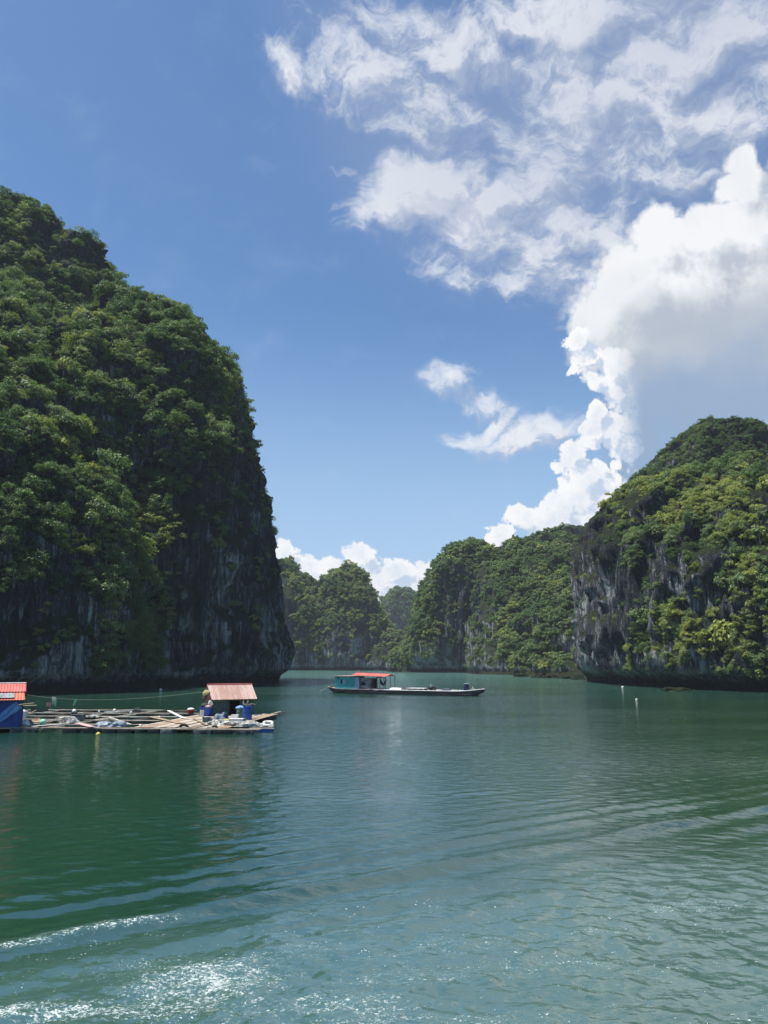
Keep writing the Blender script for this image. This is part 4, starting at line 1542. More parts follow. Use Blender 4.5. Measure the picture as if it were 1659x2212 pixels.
o = drum_mesh(MB(), 0.47, 1.32).build('barrel', M['blue'], None, True, put(534, 1555))
tag(o, 'bright blue barrel at the right front of the hut', 'barrel')
o = drum_mesh(MB(), 0.42, 1.0).build('barrel', M['greenTub'], None, True, put(519, 1551))
tag(o, 'grey-green barrel between the hut doorway and the blue barrel', 'barrel')
o = MB().heap((0, 0, 0), (0.48, 0.35, 0.26), 8, 0.4).build('bundle', M['tarpLight'], None, True, put(519, 1551) + Vector((-0.05, 0, 1.0)))
tag(o, 'pale blue bundle lying on the grey-green barrel', 'bundle')
o = MB().heap((0, 0, 0), (0.55, 0.4, 0.28), 9, 0.5).build('net_heap', M['netDark'], None, True, put(538, 1553) + Vector((0.12, 0.5, 1.25)))
tag(o, 'black netting piled behind the top of the bright blue barrel', 'net')
tt = [(0.26 * math.cos(a), 0.0, 0.36 * math.sin(a)) for a in [2 * math.pi * k / 24 for k in range(24)]]
o = MB().tube(tt, 0.085, 8, True).build('life_ring', M['white'], None, True)
o.location = hut.location + Matrix.Rotation(HY, 3, 'Z') @ Vector((0.29 * hw, -0.16, 1.45))
o.rotation_euler = (0, 0.25, HY)
tag(o, 'white ring hanging on the hut wall right of the doorway', 'life ring')
o = MB().lathe([(0.42, 0), (0.40, 0.10), (0.28, 0.26), (0.10, 0.36), (0.03, 0.38)], n=20).build('straw_hat', M['straw'], None, True, hut.location + Matrix.Rotation(HY, 3, 'Z') @ Vector((-hw / 2 - 0.55, 0.6, 2.35)), (0.5, -0.5, 0))
tag(o, 'round yellowish straw basket at the left gable of the hut', 'basket')

pot = empty('pot', put(412, 1541), 0)
tag(pot, 'red pot with a white lid on the deck left of the blue tub', 'pot')
MB().lathe([(0.26, 0), (0.38, 0.10), (0.42, 0.30), (0.40, 0.42)], n=20).build('pot_body', M['red'], pot, True)
MB().lathe([(0.42, 0.425), (0.40, 0.50), (0.22, 0.60), (0.05, 0.62)], n=20).build('lid', M['white'], pot, True)

for (x, y, r, h, mat, lab) in ((446, 1561, 0.40, 0.50, 'greenTub', 'dark grey round tub in front of the wide blue tub'), (459, 1561, 0.36, 0.40, 'sheetGrey', 'blue-grey round tub between the dark grey tub and the silver sheet'),
                               (436, 1550, 0.20, 0.75, 'foam', 'narrow white canister against the left side of the wide blue tub')):
    o = MB().lathe([(r * 0.82, 0), (r * 0.95, 0.04), (r, h * 0.6), (r * 1.04, h * 0.92), (r * 1.06, h), (r * 0.92, h), (r * 0.88, h * 0.85)], n=20).build('tub', M[mat], None, True, put(x, y))
    tag(o, lab, 'tub')
o = MB().heap((0, 0, 0), (0.75, 0.5, 0.80), 12, 0.6).build('sheet_heap', M['sheetGrey'], None, True, put(474, 1560))
tag(o, 'silver-blue crumpled sheet heaped before the hut wall', 'sheet')
o = MB().heap((0, 0, 0), (0.42, 0.4, 0.55), 13, 0.4).build('sack', M['darkBlue'], None, True, put(482, 1557) + Vector((0.1, 0, 0.30)))
tag(o, 'dark blue sack beside the silver-blue sheet, left of the doorway', 'sack')
o = MB().heap((0, 0, 0), (1.15, 0.6, 0.55), 14, 0.7).build('net_heap', M['net'], None, True, put(474, 1567))
tag(o, 'pale netting sprawled over the front deck edge below the silver sheet', 'net')
o = MB().heap((0, 0, 0), (1.5, 0.5, 0.42), 15, 0.7).build('net_heap', M['net'], None, True, put(531, 1569))
tag(o, 'white netting sprawled over the deck edge below the blue barrel', 'net')
bowl = MB().lathe([(0.34, 0), (0.52, 0.10), (0.60, 0.24), (0.62, 0.26), (0.54, 0.24), (0.40, 0.16)], n=22).build('basin', M['yellow'], None, True, put(496, 1563) + Vector((0, 0, 0.12)))
tag(bowl, 'yellow-green basin on the deck in front of the doorway', 'basin')
o = MB().heap((0, 0, 0), (0.45, 0.35, 0.2), 16, 0.5).build('net_heap', M['netDark'], None, True, put(496, 1563))
tag(o, 'dark netting under the yellow-green basin', 'net')
for (x, y, s3, zz, mat, lab) in ((510, 1564, (1.25, 0.7, 0.48), 0, 'foam', 'largest white foam box, in front of the doorway right of the basin'),
                                 (507, 1563, (0.62, 0.5, 0.30), 0.48, 'foam', 'small white foam box standing on the largest foam box'),
                                 (523, 1562, (0.66, 0.6, 0.42), 0, 'greyMetal', 'grey box between the white foam boxes and the blue barrel')):
    b_ = empty('foam_box' if mat == 'foam' else 'crate', put(x, y) + Vector((0, 0, zz + 0.02)), YAW + R(rnd.uniform(-8, 8)))
    tag(b_, lab, 'box')
    MB().box((0, 0, s3[2] * 0.42), (s3[0], s3[1], s3[2] * 0.84), (0, 0, 0), 0.03, 1.05).build('box_body', M[mat], b_, True)
    MB().box((0, 0, s3[2] * 0.92 + 0.003), (s3[0] * 1.08, s3[1] * 1.08, s3[2] * 0.15), (0, 0, 0), 0.02).build('lid', M[mat], b_, True)


def tyre(loc, r, yaw, lab):
    tt = [(r * math.cos(a), 0, r * math.sin(a)) for a in [2 * math.pi * k / 28 for k in range(28)]]
    o = MB().tube(tt, r * 0.30, 10, True).build('tyre', M['black'], None, True, loc, (0, 0, yaw))
    tag(o, lab, 'tyre')


c0 = on_water(397, 1577, 0.2)
tyre(c0 + Vector((0, -0.1, 0.05)), 0.42, YAW, 'larger black tyre fender hanging on the raft edge left of the hut')
c0 = on_water(464, 1578, 0.2)
tyre(c0 + Vector((0, -0.1, 0.08)), 0.30, YAW, 'smaller black tyre fender below the pale netting at the hut deck')
o = MB().heap((0, 0, 0), (0.95, 0.3, 0.34), 18, 0.4).build('sack', M['tarpLight'], None, True, on_water(451, 1578, 0.12), (0, 0, YAW))
tag(o, 'pale blue and white sack hanging at the waterline beside the smaller tyre', 'sack')
o = MB().box((0, 0, 0), (1.9, 0.6, 0.34), (0, 0, 0), 0.08).build('float', M['blue'], None, True, on_water(568, 1577, 0.1), (0, 0, YAW))
tag(o, 'blue float under the plank boom at the right end of the raft', 'float')
tt = [(0.40 * math.cos(a), 0.34 * math.sin(a), 0.12 + 0.03 * math.sin(3 * a)) for a in [2 * math.pi * k / 26 for k in range(26)]]
o = MB().tube(tt, 0.14, 8, True).build('rope_coil', M['foam'], None, True, put(579, 1566), (0.5, 0, 0))
tag(o, 'white coiled float rope on the boom at the far right end', 'rope coil')
o = MB().heap((0, 0, 0), (0.28, 0.25, 0.24), 21, 0.6).build('net_heap', M['net'], None, True, put(586, 1571))
tag(o, 'small pale net knot at the very tip of the boom', 'net')
o = MB().heap((0, 0, 0), (0.8, 0.25, 0.16), 22, 0.6).build('net_heap', M['net'], None, True, put(560, 1566))
tag(o, 'pale netting draped along the boom between barrel and coil', 'net')


def plank(xa, ya, xb, yb, w, mat, lab, dz=0.06, zb=0.0, name='plank', bend=0.0):
    a, b = on_water(xa, ya, DECK + dz), on_water(xb, yb, DECK + dz + zb)
    d = b - a
    L = d.length
    mb = MB()
    k = 6
    for i in range(k):
        t0_, t1_ = i / k, (i + 1) / k
        off0, off1 = bend * math.sin(math.pi * t0_), bend * math.sin(math.pi * t1_)
        mb.box((L * (t0_ + t1_) / 2, (off0 + off1) / 2, 0), (L / k * 1.03, w, 0.05), (0, 0, math.atan2(off1 - off0, L / k)))
    bmesh.ops.remove_doubles(mb.bm, verts=mb.bm.verts, dist=0.002)
    o = mb.build(name, M[mat], None, False, a)
    o.rotation_euler = Vector((1, 0, 0)).rotation_difference(d.normalized()).to_euler()
    tag(o, lab, 'plank')
    return o


plank(364, 1535, 396, 1551, 0.34, 'foam', 'white plank slanting across the beams left of the red pot', 0.10)
plank(396, 1550, 437, 1552, 0.26, 'foam', 'white bent board reaching to the white canister', 0.11, bend=-0.7)
plank(327, 1548, 388, 1562, 0.55, 'brownWood', 'wide brown board slanting down towards the front edge in mid raft', 0.10)
plank(236, 1549, 283, 1565, 0.20, 'paleWood', 'upper of two parallel dark-edged planks lying aslant on the cages', 0.12)
plank(228, 1549, 275, 1566, 0.20, 'greyMetal', 'lower of two parallel dark-edged planks lying aslant on the cages', 0.12)
plank(226, 1538, 282, 1536, 0.30, 'foam', 'long white board along the back edge of the raft', 0.10)
plank(417, 1551, 448, 1566, 0.24, 'brownWood', 'brown board slanting from the tyre side towards the grey tubs', 0.12)
plank(64, 1541, 78, 1534, 0.2, 'brownWood', 'short tilted board near the dark dinghy at the back left', 0.15, 0.3)
plank(70, 1569, 135, 1564, 0.30, 'foam', 'long white board near the front edge by the blue tarpaulin wall', 0.10)
plank(168, 1562, 200, 1570, 0.55, 'pink', 'faded pinkish board lying at mid raft near the front edge', 0.12)

# buoys, cans and heaps between the beams
for i, (x, y, r, mat, lab) in enumerate((
        (51, 1541, 0.22, 'foam', 'white round buoy beside the back corner of the left house'),
        (160, 1541, 0.25, 'foam', 'biggest white round buoy on the back beam, below the washing'),
        (214, 1539, 0.13, 'foam', 'small white buoy alone on the back beam left of the long white board'),
        (247, 1538, 0.19, 'foam', 'white buoy resting on the long white board at the back'),
        (92, 1567, 0.30, 'mint', 'mint green round can on the front beams at left'),
        (303, 1570, 0.12, 'foam', 'small white buoy at the front edge below the aslant planks'),
        (344, 1552, 0.13, 'foam', 'small white buoy left of the wide brown board'),
        (283, 1542, 0.15, 'foam', 'white buoy among the beams behind the two parallel planks'))):
    o = MB().lathe([(r * 0.3, -r * 0.95), (r * 0.75, -r * 0.66), (r, 0), (r * 0.78, r * 0.62), (r * 0.35, r * 0.94), (r * 0.12, r * 1.0), (r * 0.10, r * 1.2)], n=18).build('buoy', M[mat], None, True, put(x, y) + Vector((0, 0, r * 0.9)), (rnd.uniform(-0.4, 0.4), rnd.uniform(-0.4, 0.4), 0))
    tag(o, lab, 'buoy')
for i, (x, y, s3, mat, lab) in enumerate((
        (72, 1561, (1.1, 0.5, 0.35), 'brownWood', 'brown heap of old netting by the right wall of the left house'),
        (150, 1562, (0.9, 0.6, 0.60), 'net', 'tall heap of pale netting in the middle left of the cages'),
        (137, 1553, (0.8, 0.4, 0.30), 'net', 'low heap of pale netting on the second beam'),
        (201, 1549, (0.6, 0.35, 0.28), 'net', 'small pale net heap between the box and the parallel planks'),
        (224, 1570, (0.9, 0.5, 0.42), 'sheetGrey', 'grey sack near the front edge under the parallel planks, left of its twin'),
        (258, 1568, (0.8, 0.45, 0.45), 'sheetGrey', 'grey-white sack at the front edge right of the other grey sack'),
        (54, 1566, (0.45, 0.4, 0.50), 'foam', 'white bundle against the foot of the blue tarpaulin'),
        (296, 1538, (0.5, 0.4, 0.45), 'netDark', 'dark round net bundle on the back beam right of the white board'))):
    o = MB().heap((0, 0, 0), s3, 30 + i, 0.6).build('net_heap' if 'net' in lab else 'sack', M[mat], None, True, put(x, y))
    tag(o, lab, 'net' if 'net' in lab else 'sack')
for i, (x, y, s3, mat, lab) in enumerate((
        (50, 1552, (0.62, 0.5, 0.75), 'foam', 'upright white foam block by the corner of the left house'),
        (168, 1555, (1.2, 0.8, 0.55), 'floatGrey', 'grey-violet box standing on the cages in mid raft'),
        (160, 1548, (0.5, 0.5, 0.45), 'floatDark', 'dark box behind the grey-violet box'))):
    b_ = empty('foam_block' if i == 0 else 'crate', put(x, y), YAW + 0.1 * i)
    tag(b_, lab, 'box')
    MB().box((0, 0, s3[2] * 0.42), (s3[0], s3[1], s3[2] * 0.84), (0, 0, 0), 0.04, 1.04).build('box_body', M[mat], b_, True)
    MB().box((0, 0, s3[2] * 0.92 + 0.003), (s3[0] * 1.07, s3[1] * 1.07, s3[2] * 0.14), (0, 0, 0), 0.02).build('lid', M[mat], b_, True)
# tiny dinghy shell on the back-left beam
db = empty('dinghy', put(85, 1538), YAW + 0.15)
tag(db, 'tiny dark grey dinghy upside on the back beam near the left house', 'dinghy')
mb = MB()
secs = []
for i in range(9):
    s_ = i / 8
    hwd = 0.36 * (1 - (abs(s_ - 0.45) / 0.6) ** 2.2)
    secs.append([mb.bm.verts.new((-1.0 + 2.0 * s_, yy * max(hwd, 0.02), zz_ + 0.12 * (2 * s_ - 1) ** 2)) for yy, zz_ in ((-1, 0.42), (-0.85, 0.16), (0, 0.02), (0.85, 0.16), (1, 0.42))])
for a, b in zip(secs, secs[1:]):
    for k in range(4):
        mb.bm.faces.new((a[k], a[k + 1], b[k + 1], b[k]))
bmesh.ops.solidify(mb.bm, geom=mb.bm.faces[:], thickness=0.04)
mb.build('hull', M['greenTub'], db, True)
MB().box((0, 0, 0.34), (0.22, 0.62, 0.04)).build('seat', M['paleWood'], db)

# buoys in the water
for (x, y, r, mat, lab) in ((392, 1588, 0.20, 'yellowBuoy', 'yellow buoy floating just in front of the raft'),
                            (1375, 1512, 0.20, 'foam', 'white buoy floating alone on the open water before the right karst'),
                            (1345, 1485.5, 0.32, 'foam', 'white buoy close against the foot of the right karst'),
                            (347, 1491, 0.35, 'foam', 'white buoy at the foot of the big left cliff, behind the raft')):
    if x == 392:
        x, y = 212, 1588
    c_ = on_water(x, y, 0)
    o = MB().lathe([(r * 0.3, -r * 0.95), (r * 0.75, -r * 0.66), (r, 0), (r * 0.78, r * 0.62), (r * 0.35, r * 0.94), (r * 0.12, r * 1.0), (r * 0.10, r * 1.25)], n=18).build('buoy', M[mat], None, True, c_ + Vector((0, 0, r * 0.25)), (0.2, 0.15, 0))
    tag(o, lab, 'buoy')

# ================================================================== the barge
bs0 = on_water(714.6, 1497.0)
bs1 = on_water(1024.0, 1504.0)
BYAW = math.atan2(bs1.y - bs0.y, bs1.x - bs0.x)
BL = (bs1 - bs0).length
BW = 4.4
bex = Vector((math.cos(BYAW), math.sin(BYAW), 0))
bey = Vector((-bex.y, bex.x, 0))


def BD(zx, off=0.0):
    """place along the barge's near side seen at a column of the zoomed photograph"""
    xD = (1270 + zx / 2.44) / 1.852
    u = (xD - 829.5) / FD
    # point bs0 + s*bex + off*bey ; X/Y' with Y' the forward distance at deck height
    b = bs0 + bey * off
    k = CP + ((1433 + 60 - 1106) / FD) * SP
    uu = u / k
    s = (uu * b.y - b.x) / (bex.x - uu * bex.y)
    return s


barge = empty('barge', (bs0.x, bs0.y, 0), BYAW)
tag(barge, 'long low wooden barge with a teal cabin and red canopy, moored in mid bay', 'barge')
xs0, xs1 = BD(90) - 0.3, BD(1578)
mb = MB()
secs = []
NS = 40
for i in range(NS + 1):
    s_ = i / NS
    x = xs0 + (xs1 - xs0) * s_
    sheer = 0.82 + 0.42 * max(0, 1 - s_ / 0.12) ** 1.5 + 0.42 * max(0, (s_ - 0.86) / 0.14) ** 1.6
    wtop = BW / 2 * (1 - 0.45 * max(0, 1 - s_ / 0.08) ** 2 - 0.80 * max(0, (s_ - 0.86) / 0.14) ** 2)
    wbot = wtop * 0.82
    keel = -0.5 + 1.15 * max(0, 1 - s_ / 0.085) ** 1.2 + 1.25 * max(0, (s_ - 0.90) / 0.10) ** 1.3
    secs.append([mb.bm.verts.new((x, BW / 2 + y, z)) for y, z in ((-wtop, sheer), (-wtop * 0.985, sheer - 0.12), (-wbot, keel + 0.12), (-wbot * 0.8, keel), (wbot * 0.8, keel), (wbot, keel + 0.12), (wtop * 0.985, sheer - 0.12), (wtop, sheer))])
for a, b in zip(secs, secs[1:]):
    for k in range(7):
        mb.bm.faces.new((a[k], a[k + 1], b[k + 1], b[k]))
mb.bm.faces.new(secs[0])
mb.bm.faces.new(list(reversed(secs[-1])))
mb.build('hull', M['hull'], barge, True)


def sheer_at(x):
    s_ = (x - xs0) / (xs1 - xs0)
    return 0.82 + 0.42 * max(0, 1 - s_ / 0.12) ** 1.5 + 0.42 * max(0, (s_ - 0.86) / 0.14) ** 1.6


def half_w(x):
    s_ = min(max((x - xs0) / (xs1 - xs0), 0), 1)
    return BW / 2 * (1 - 0.45 * max(0, 1 - s_ / 0.08) ** 2 - 0.80 * max(0, (s_ - 0.86) / 0.14) ** 2)


mb = MB()
secs = []
for i in range(NS + 1):
    x = xs0 + 0.05 + (xs1 - xs0 - 0.1) * i / NS
    w = half_w(x) - 0.06
    secs.append([mb.bm.verts.new((x, BW / 2 - w, sheer_at(x) - 0.10)), mb.bm.verts.new((x, BW / 2 + w, sheer_at(x) - 0.10))])
for a, b in zip(secs, secs[1:]):
    mb.bm.faces.new((a[0], b[0], b[1], a[1]))
mb.build('deck', M['brownWood'], barge)
for sd, nm in ((-1, 'gunwale'), (1, 'gunwale')):
    pts = []
    for i in range(NS + 1):
        x = xs0 + (xs1 - xs0) * i / NS
        pts.append((x, BW / 2 + sd * (half_w(x) + 0.02), sheer_at(x) + 0.02))
    k0 = int(NS * (BD(640) - xs0) / (xs1 - xs0))
    MB().tube(pts[:k0 + 1], 0.085, 6).build(nm, M['ply'], barge)
    MB().tube(pts[k0:], 0.095, 6).build(nm, M['white'], barge)
MB().box((0, 0, 0), (BD(1500) - BD(520), 0.05, 0.20)).build('rubbing_strake', M['darkWood'], barge, False, ((BD(1500) + BD(520)) / 2, BW / 2 - half_w(10) - 0.01, 0.32))

zd = 0.78
# teal cabin
c0, c1 = BD(165), BD(352)
cw = c1 - c0
cab = MB().box(((c0 + c1) / 2, BW / 2, zd + 1.28), (cw, BW - 0.5, 2.56)).build('cabin', M['teal'], barge)
yn = 0.25
MB().box((c0 + 0.47 * cw, yn - 0.03, zd + 1.50), (0.17 * cw, 0.06, 0.72)).build('window', M['paleBlue'], cab)
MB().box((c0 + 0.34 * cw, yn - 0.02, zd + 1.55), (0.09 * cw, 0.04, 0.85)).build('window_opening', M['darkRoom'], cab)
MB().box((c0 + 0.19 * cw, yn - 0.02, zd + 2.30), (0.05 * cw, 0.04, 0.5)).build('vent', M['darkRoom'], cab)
mb = MB()
for k in range(9):
    mb.box((c0 + cw * k / 8, yn - 0.015, zd + 1.28), (0.05, 0.03, 2.54))
mb.box(((c0 + c1) / 2, yn - 0.02, zd + 0.85), (cw, 0.035, 0.07))
mb.box(((c0 + c1) / 2 + 0.15, yn - 0.02, zd + 2.0), (cw * 0.7, 0.035, 0.07))
mb.build('battens', M['teal'], cab)
MB().box(((c0 + c1) / 2, BW / 2, zd + 2.66), (cw + 0.35, BW + 0.1, 0.10), (0.0, 0.0, 0), 0.02).build('cabin_roof', M['rustRoof'], barge)
# grey panel and plywood part
g0, g1_ = BD(354), BD(400)
MB().box(((g0 + g1_) / 2, 0.32, zd + 1.25), (g1_ - g0, 0.10, 2.3)).build('grey_panel', M['paleBlue'], barge)
w0, w1 = BD(412), BD(508)
wall = MB().box(((w0 + w1) / 2, 0.8, zd + 1.15), (w1 - w0, 0.9, 2.3)).build('plywood_cabin', M['ply'], barge)
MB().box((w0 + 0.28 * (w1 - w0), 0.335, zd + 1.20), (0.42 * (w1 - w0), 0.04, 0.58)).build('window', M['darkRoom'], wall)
MB().box((w0 + 0.28 * (w1 - w0), 0.32, zd + 0.87), (0.48 * (w1 - w0), 0.05, 0.06)).build('window_sill', M['darkWood'], wall)
MB().box(((c1 + w1) / 2 - 0.2, BW - 0.8, zd + 1.1), (w1 - c1 - 0.4, 0.12, 2.2)).build('back_wall', M['darkWood'], barge)
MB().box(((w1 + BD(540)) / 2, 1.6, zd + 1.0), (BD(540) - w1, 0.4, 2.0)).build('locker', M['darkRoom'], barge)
# red canopy
r0, r1 = BD(328), BD(662)
mb = MB()
mb.corrugated((r0, -0.15, zd + 2.86), (r1, -0.15, zd + 2.62), (r1, BW / 2, zd + 3.10), (r0, BW / 2, zd + 3.34), 0.3, 0.03)
mb.build('canopy', M['redRoof'], barge)
mb = MB()
mb.corrugated((r1, BW + 0.15, zd + 2.62), (r0, BW + 0.15, zd + 2.86), (r0, BW / 2 + 0.02, zd + 3.34), (r1, BW / 2 + 0.02, zd + 3.10), 0.3, 0.03)
mb.build('canopy', M['redRoof'], barge)
MB().lathe([(0.14, 0), (0.13, 0.35), (0.18, 0.36), (0.05, 0.46)], (BD(346), BW / 2, zd + 3.28)).build('stove_pipe', M['redRoof'], barge, True)
for zx in (545, 572, 604, 643, 660):
    MB().box((BD(zx), 0.22, zd + 1.32), (0.09, 0.09, 2.64)).build('post', M['darkWood'], barge)
for zx in (548, 610, 656):
    MB().box((BD(zx), BW - 0.3, zd + 1.32), (0.09, 0.09, 2.64)).build('post', M['darkWood'], barge)
MB().box(((BD(540) + r1) / 2, 0.2, zd + 2.35), (r1 - BD(540), 0.06, 0.08)).build('rail', M['darkWood'], barge)


def on_barge(zx, y, z=None):
    x = BD(zx, y)
    z = sheer_at(x) - 0.10 if z is None else z
    return Matrix.Translation((bs0.x, bs0.y, 0)) @ Matrix.Rotation(BYAW, 4, 'Z') @ Vector((x, y, z))


ha, hb = Vector((BD(588), 0.9, zd + 2.1)), Vector((BD(650), 0.9, zd + 2.1))
mb = MB()
secs = []
for i in range(15):
    s_ = i / 14
    c_ = ha.lerp(hb, s_) - Vector((0, 0, 1.25 * 4 * s_ * (1 - s_)))
    w = 0.10 + 0.55 * math.sin(math.pi * s_)
    secs.append([mb.bm.verts.new(c_ + Vector((0, yy * w, 0.22 * abs(yy) ** 2))) for yy in (-1, -0.5, 0, 0.5, 1)])
for a, b in zip(secs, secs[1:]):
    for k in range(4):
        mb.bm.faces.new((a[k], a[k + 1], b[k + 1], b[k]))
bmesh.ops.solidify(mb.bm, geom=mb.bm.faces[:], thickness=0.03)
o = mb.build('hammock', M['black'], None, True, barge.location, (0, 0, BYAW))
tag(o, 'dark hammock slung under the red canopy of the barge', 'hammock')
o = MB().heap((0, 0, 0), (0.65, 0.3, 0.30), 41, 0.5).build('cloth', M['darkBlue'], None, True, on_barge(603, 0.1, zd + 2.42), (0, 0, BYAW))
tag(o, 'dark cloth rolled up under the edge of the red canopy', 'cloth')
# cargo along the deck
o = MB().heap((0, 0, 0), (3.0, 1.1, 0.50), 42, 0.35).build('sheet', M['white'], None, True, on_barge(738, 1.2), (0, 0, BYAW))
tag(o, 'long white sheet spread over the deck just behind the red canopy', 'sheet')
o = MB().heap((0, 0, 0), (2.3, 0.8, 0.42), 43, 0.5).build('sack', M['ply'], None, True, on_barge(590, 0.7), (0, 0, BYAW))
tag(o, 'brown-grey sacks lying in a low mound under the red canopy', 'sack')
o = MB().heap((0, 0, 0), (0.9, 0.7, 0.55), 44, 0.7).build('net_heap', M['netDark'], None, True, on_barge(852, 1.0), (0, 0, BYAW))
tag(o, 'dark net heap between the white sheet and the white-topped hatch', 'net')
h_ = empty('hatch', on_barge(975, 1.3), BYAW)
tag(h_, 'low white-topped hatch with dark sides in the middle of the barge', 'hatch')
hl_ = BD(1060) - BD(890)
MB().box((0, 0, 0.22), (hl_ * 0.94, 1.8, 0.44)).build('hatch_side', M['hull'], h_)
MB().box((0, 0, 0.50), (hl_, 2.0, 0.10), (0, 0, 0), 0.02).build('hatch_cover', M['white'], h_)
for k in range(4):
    MB().box((-hl_ * 0.47 + hl_ * 0.94 * k / 3, -0.93, 0.23), (0.14, 0.06, 0.44)).build('hatch_post', M['white'], h_)
e_ = empty('engine', on_barge(1122, 1.2), BYAW)
tag(e_, 'black deck engine with pale wheels, right of the white-topped hatch', 'engine')
MB().box((0, 0, 0.42), (1.1, 0.7, 0.55), (0, 0, 0), 0.08).heap((0.1, 0, 0.6), (0.5, 0.4, 0.35), 47, 0.5).build('engine_block', M['black'], e_)
for (x, r) in ((-0.55, 0.34), (0.55, 0.42)):
    tt = [(x + r * math.cos(a), -0.48, 0.42 + r * math.sin(a)) for a in [2 * math.pi * k / 20 for k in range(20)]]
    w_ = MB().tube(tt, 0.08, 8, True).build('flywheel', M['black'], e_, True)
    MB().lathe([(r * 0.5, 0), (r * 0.5, 0.05)], n=14).build('hub', M['greyMetal'], w_, True, (x, -0.46, 0.42), (R(90), 0, 0))
MB().tube([(-0.3, 0, 0.7), (-0.3, 0, 1.15), (-0.45, 0, 1.25)], 0.07, 8).build('exhaust', M['white'], e_, True)
MB().box((0, 0, 0.10), (1.9, 0.9, 0.12)).build('bed', M['darkWood'], e_)
cr = empty('crate', on_barge(1262, 1.2), BYAW)
tag(cr, 'flat grey crate on the bare foredeck of the barge', 'crate')
MB().box((0, 0, 0.20), (1.45, 0.9, 0.40), (0, 0, 0), 0.03).build('box_body', M['greyMetal'], cr)
MB().box((0, 0, 0.445), (1.55, 1.0, 0.08), (0, 0, 0), 0.02).build('lid', M['sheetGrey'], cr)
dr_ = empty('drum', on_barge(1455, 1.3), 0)
tag(dr_, 'tall dark blue drum with a pale rim near the bow of the barge', 'drum')
drum_mesh(MB(), 0.50, 1.36).build('drum_body', M['darkBlue'], dr_, True)
MB().lathe([(0.52, 1.362), (0.53, 1.41), (0.46, 1.43)], n=22).build('lid', M['paleBlue'], dr_, True)
ch = empty('chair', on_barge(1415, 1.0), BYAW + 0.3)
tag(ch, 'small blue chair left of the dark blue drum', 'chair')
MB().box((0, 0, 0.40), (0.46, 0.46, 0.05)).build('seat', M['blue'], ch)
MB().box((0.21, 0, 0.68), (0.05, 0.46, 0.50), (0, 0.15, 0)).build('backrest', M['tarpLight'], ch)
for x in (-0.19, 0.19):
    for y in (-0.19, 0.19):
        MB().box((x, y, 0.19), (0.05, 0.05, 0.38)).build('leg', M['blue'], ch)
MB().tube([(0, 0, 0), (0.25, 0, 0.75)], 0.07, 7).build('bollard', M['white'], barge, True, (BD(1506, 1.9), 1.9, sheer_at(BD(1506)) - 0.1))
MB().tube([(0.25, 0, 0.1), (-0.10, 0, 0.5)], 0.06, 7).build('bollard', M['white'], barge, True, (BD(1520, 1.9), 1.9, sheer_at(BD(1520)) - 0.05))
for zx in (1200, 1362, 1545):
    MB().box((0, 0, 0.12), (0.12, 0.12, 0.36)).build('cleat', M['ply'], barge, False, (BD(zx), 0.5 if zx < 1500 else 1.7, sheer_at(BD(zx)) - 0.05))
ra = on_barge(92, 2.2, 1.2)
rb = on_water(686, 1492, -0.2)
pts = []
for i in range(12):
    s_ = i / 11
    pts.append(ra.lerp(rb, s_) - Vector((0, 0, 0.35 * 4 * s_ * (1 - s_))))
o = MB().tube(pts, 0.05, 6).build('mooring_rope', M['rope'])
tag(o, 'mooring rope slanting into the water from the stern of the barge', 'rope')

# ------------------------------------------------------------------ boulders along the shore
for i, (x, y, s3, lab) in enumerate((
        (1461, 1492.5, (3.6, 1.6, 0.9), 'low brown boulder awash at the foot of the right karst'),
        (1060, 1455.5, (4.2, 3.0, 3.2), 'pointed grey boulder standing in the water below the central karst'),
        (1125, 1462.0, (3.5, 2.5, 1.8), 'pale boulder at the left end of the rocky beach'),
        (1160, 1464.0, (2.6, 2.0, 1.6), 'second pale boulder from the left on the rocky beach'),
        (1192, 1464.8, (4.0, 2.4, 1.9), 'widest pale boulder in the middle of the rocky beach'),
        (1222, 1466.0, (2.6, 2.0, 1.4), 'low pale boulder right of the widest one on the rocky beach'),
        (1250, 1468.0, (3.2, 2.0, 1.7), 'pale boulder at the right end of the rocky beach by the right karst'),
        (185, 1495, (1.5, 0.8, 0.35), 'flat pale rock at the foot of the left cliff above the raft'))):
    c_ = on_water(x, y, 0)
    o = MB().heap((0, 0, 0), s3, 60 + i, 0.7).build('boulder', M_ROCK, None, False, c_ + Vector((0, 0, -0.15)))
    tag(o, lab, 'boulder')

# ------------------------------------------------------------------ the air between
HZ = 200.0
mb = MB()
mb.box((0, 0, (HZ - 8) / 2), (5400, 5400, HZ + 8))
haze = mb.build('haze', None)
hm = bpy.data.materials.new('haze')
hm.use_nodes = True
hn = NT(hm.node_tree)
hn.n.clear()
pv = hn.new('ShaderNodeVolumePrincipled')
pv.inputs['Color'].default_value = (0.80, 0.90, 1.0, 1)
pv.inputs['Density'].default_value = 0.0001
pv.inputs['Anisotropy'].default_value = 0.0
hn.put(hn.new('ShaderNodeOutputMaterial').inputs['Volume'], pv.outputs[0])
haze.data.materials.append(hm)
tag(haze, 'thin bluish sea haze over the whole bay', 'haze', None, 'stuff')

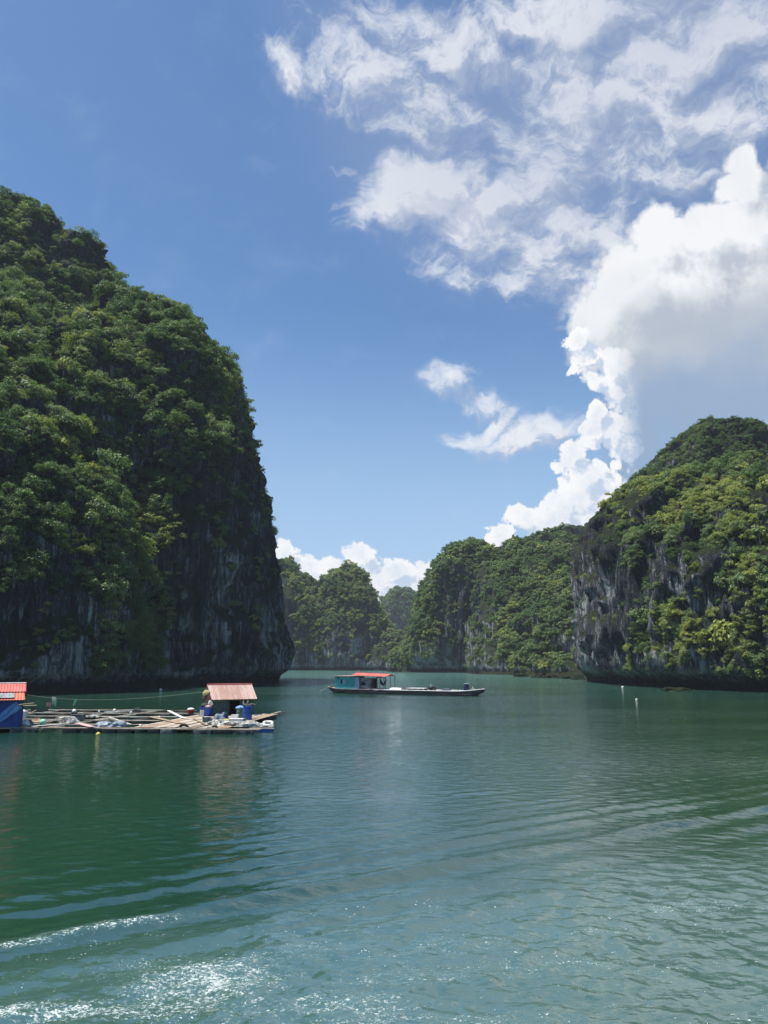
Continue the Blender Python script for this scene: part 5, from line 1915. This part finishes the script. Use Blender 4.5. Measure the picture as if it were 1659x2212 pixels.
# ------------------------------------------------------------------ single trees: the ones that show largest
TRUNKS = []
for i in range(3):
    mb = MB()
    rr = random.Random(i)
    mb.tube([(0, 0, -0.75), (0.05, 0.03, -0.4), (0.12 * rr.uniform(-1, 1), 0.1, 0.0), (0.15 * rr.uniform(-1, 1), 0.0, 0.35)], 0.085, 7, r2=0.04)
    for k in range(4):
        a = rr.uniform(0, 6.28)
        mb.tube([(0.03, 0.03, -0.45 + 0.1 * k), (0.28 * math.cos(a), 0.28 * math.sin(a), -0.1 + 0.1 * k), (0.52 * math.cos(a), 0.52 * math.sin(a), 0.12 + 0.08 * k)], 0.04, 6, r2=0.015)
    mb.bm.normal_update()
    me = bpy.data.meshes.new('trunk_mesh')
    mb.bm.to_mesh(me)
    mb.bm.free()
    me.materials.append(M_BARK)
    TRUNKS.append(me)


def plant_tree(S, i, label, group, rad=None, tint=None, lift=0.0):
    r = rad or float(S['rad'][i])
    tn = float(S['tint'][i]) if tint is None else tint
    t_ = empty('tree', Vector(S['base'][i]), float(S['rot'][i][2]))
    c = bpy.data.objects.new('crown', CROWNS[int(S['pid'][i]) % len(CROWNS)])
    COL.objects.link(c)
    c.parent = t_
    c.scale = (r, r, r * float(S['squash'][i]))
    c.location = Matrix.Rotation(-t_.rotation_euler.z, 3, 'Z') @ (Vector(S['pos'][i]) - Vector(S['base'][i]) + Vector((0, 0, lift)))
    c['tint'] = tn
    k = bpy.data.objects.new('trunk', TRUNKS[i % 3])
    COL.objects.link(k)
    k.parent = t_
    k.scale = (r, r, r)
    k.location = c.location
    tag(t_, label, 'tree', group)
    return t_


WHERE = ['on the slopes of the big left karst', 'on the karst at the right edge']
for h in (0, 1):
    S, nm = SCATTER[h]
    n = len(S['rad'])
    mask = np.ones(n, bool)
    D_ = np.linalg.norm(S['pos'] - np.array([0, 0, CAM_H]), axis=1)
    toc = (np.array([0, 0, CAM_H]) - S['pos']) / D_[:, None]
    show = S['rad'] / D_ * (0.35 + np.clip((toc * S['nrm']).sum(1), 0, 1))
    show[(S['px'] < -5) | (S['px'] > 1665) | (S['base'][:, 2] < 9)] = 0
    # a few that stand out by themselves
    special = ([(262, 1325, 5.2, 0.66, 'bright green rounded tree standing out at the foot of the dark left cliff'),
                (228, 1412, 3.6, 0.45, 'mid green tree just below the bright rounded tree at the cliff foot'),
                (372, 1300, 2.0, 0.62, 'small light green bush alone on the bare left cliff'),
                (372, 1345, 1.7, 0.90, 'small yellow-green bush alone low on the bare left cliff'),
                (95, 1335, 2.0, 0.97, 'pale silvery shrub on the dark rock at the lower left'),
                (500, 1075, 2.2, 0.92, 'yellowish bush high on the bare wall near the left karst edge'),
                (15, 1050, 3.6, 0.80, 'yellow-green tree at the picture edge low on the left karst')] if h == 0 else
               [(1400, 1365, 3.6, 0.66, 'rounded green tree on the ledge right of the right karst bare corner'),
                (1350, 1225, 2.0, 0.75, 'lone light bush on the streaked rock face of the right karst'),
                (1480, 1300, 1.9, 0.85, 'pale yellow bush alone on the dark rock face of the right karst'),
                (1620, 1440, 3.0, 0.72, 'light green tree near the water at the right edge')])
    used = set()
    for (x, y, r, tn, lab) in special:
        d = np.hypot(S['px'] - x, S['py'] - y) + D_ * 0.25 + 1e4 * np.isin(np.arange(n), list(used))
        i = int(np.argmin(d))
        used.add(i)
        plant_tree(S, i, lab, None, r, tn)
        mask[i] = False
    show[list(used)] = 0
    order = np.argsort(-show)[:150 if h == 0 else 110]
    for i in order:
        i = int(i)
        tn = float(S['tint'][i])
        kind = 'dark green' if tn < 0.40 else 'mid green' if tn < 0.62 else 'yellow-green'
        plant_tree(S, i, '%s broadleaf tree with a lumpy crown %s' % (kind, WHERE[h]), '%s trees %s' % (kind, WHERE[h]))
        mask[i] = False
    build_forest(nm, S, mask)
for S, nm in SCATTER[2:]:
    build_forest(nm, S, np.ones(len(S['rad']), bool))
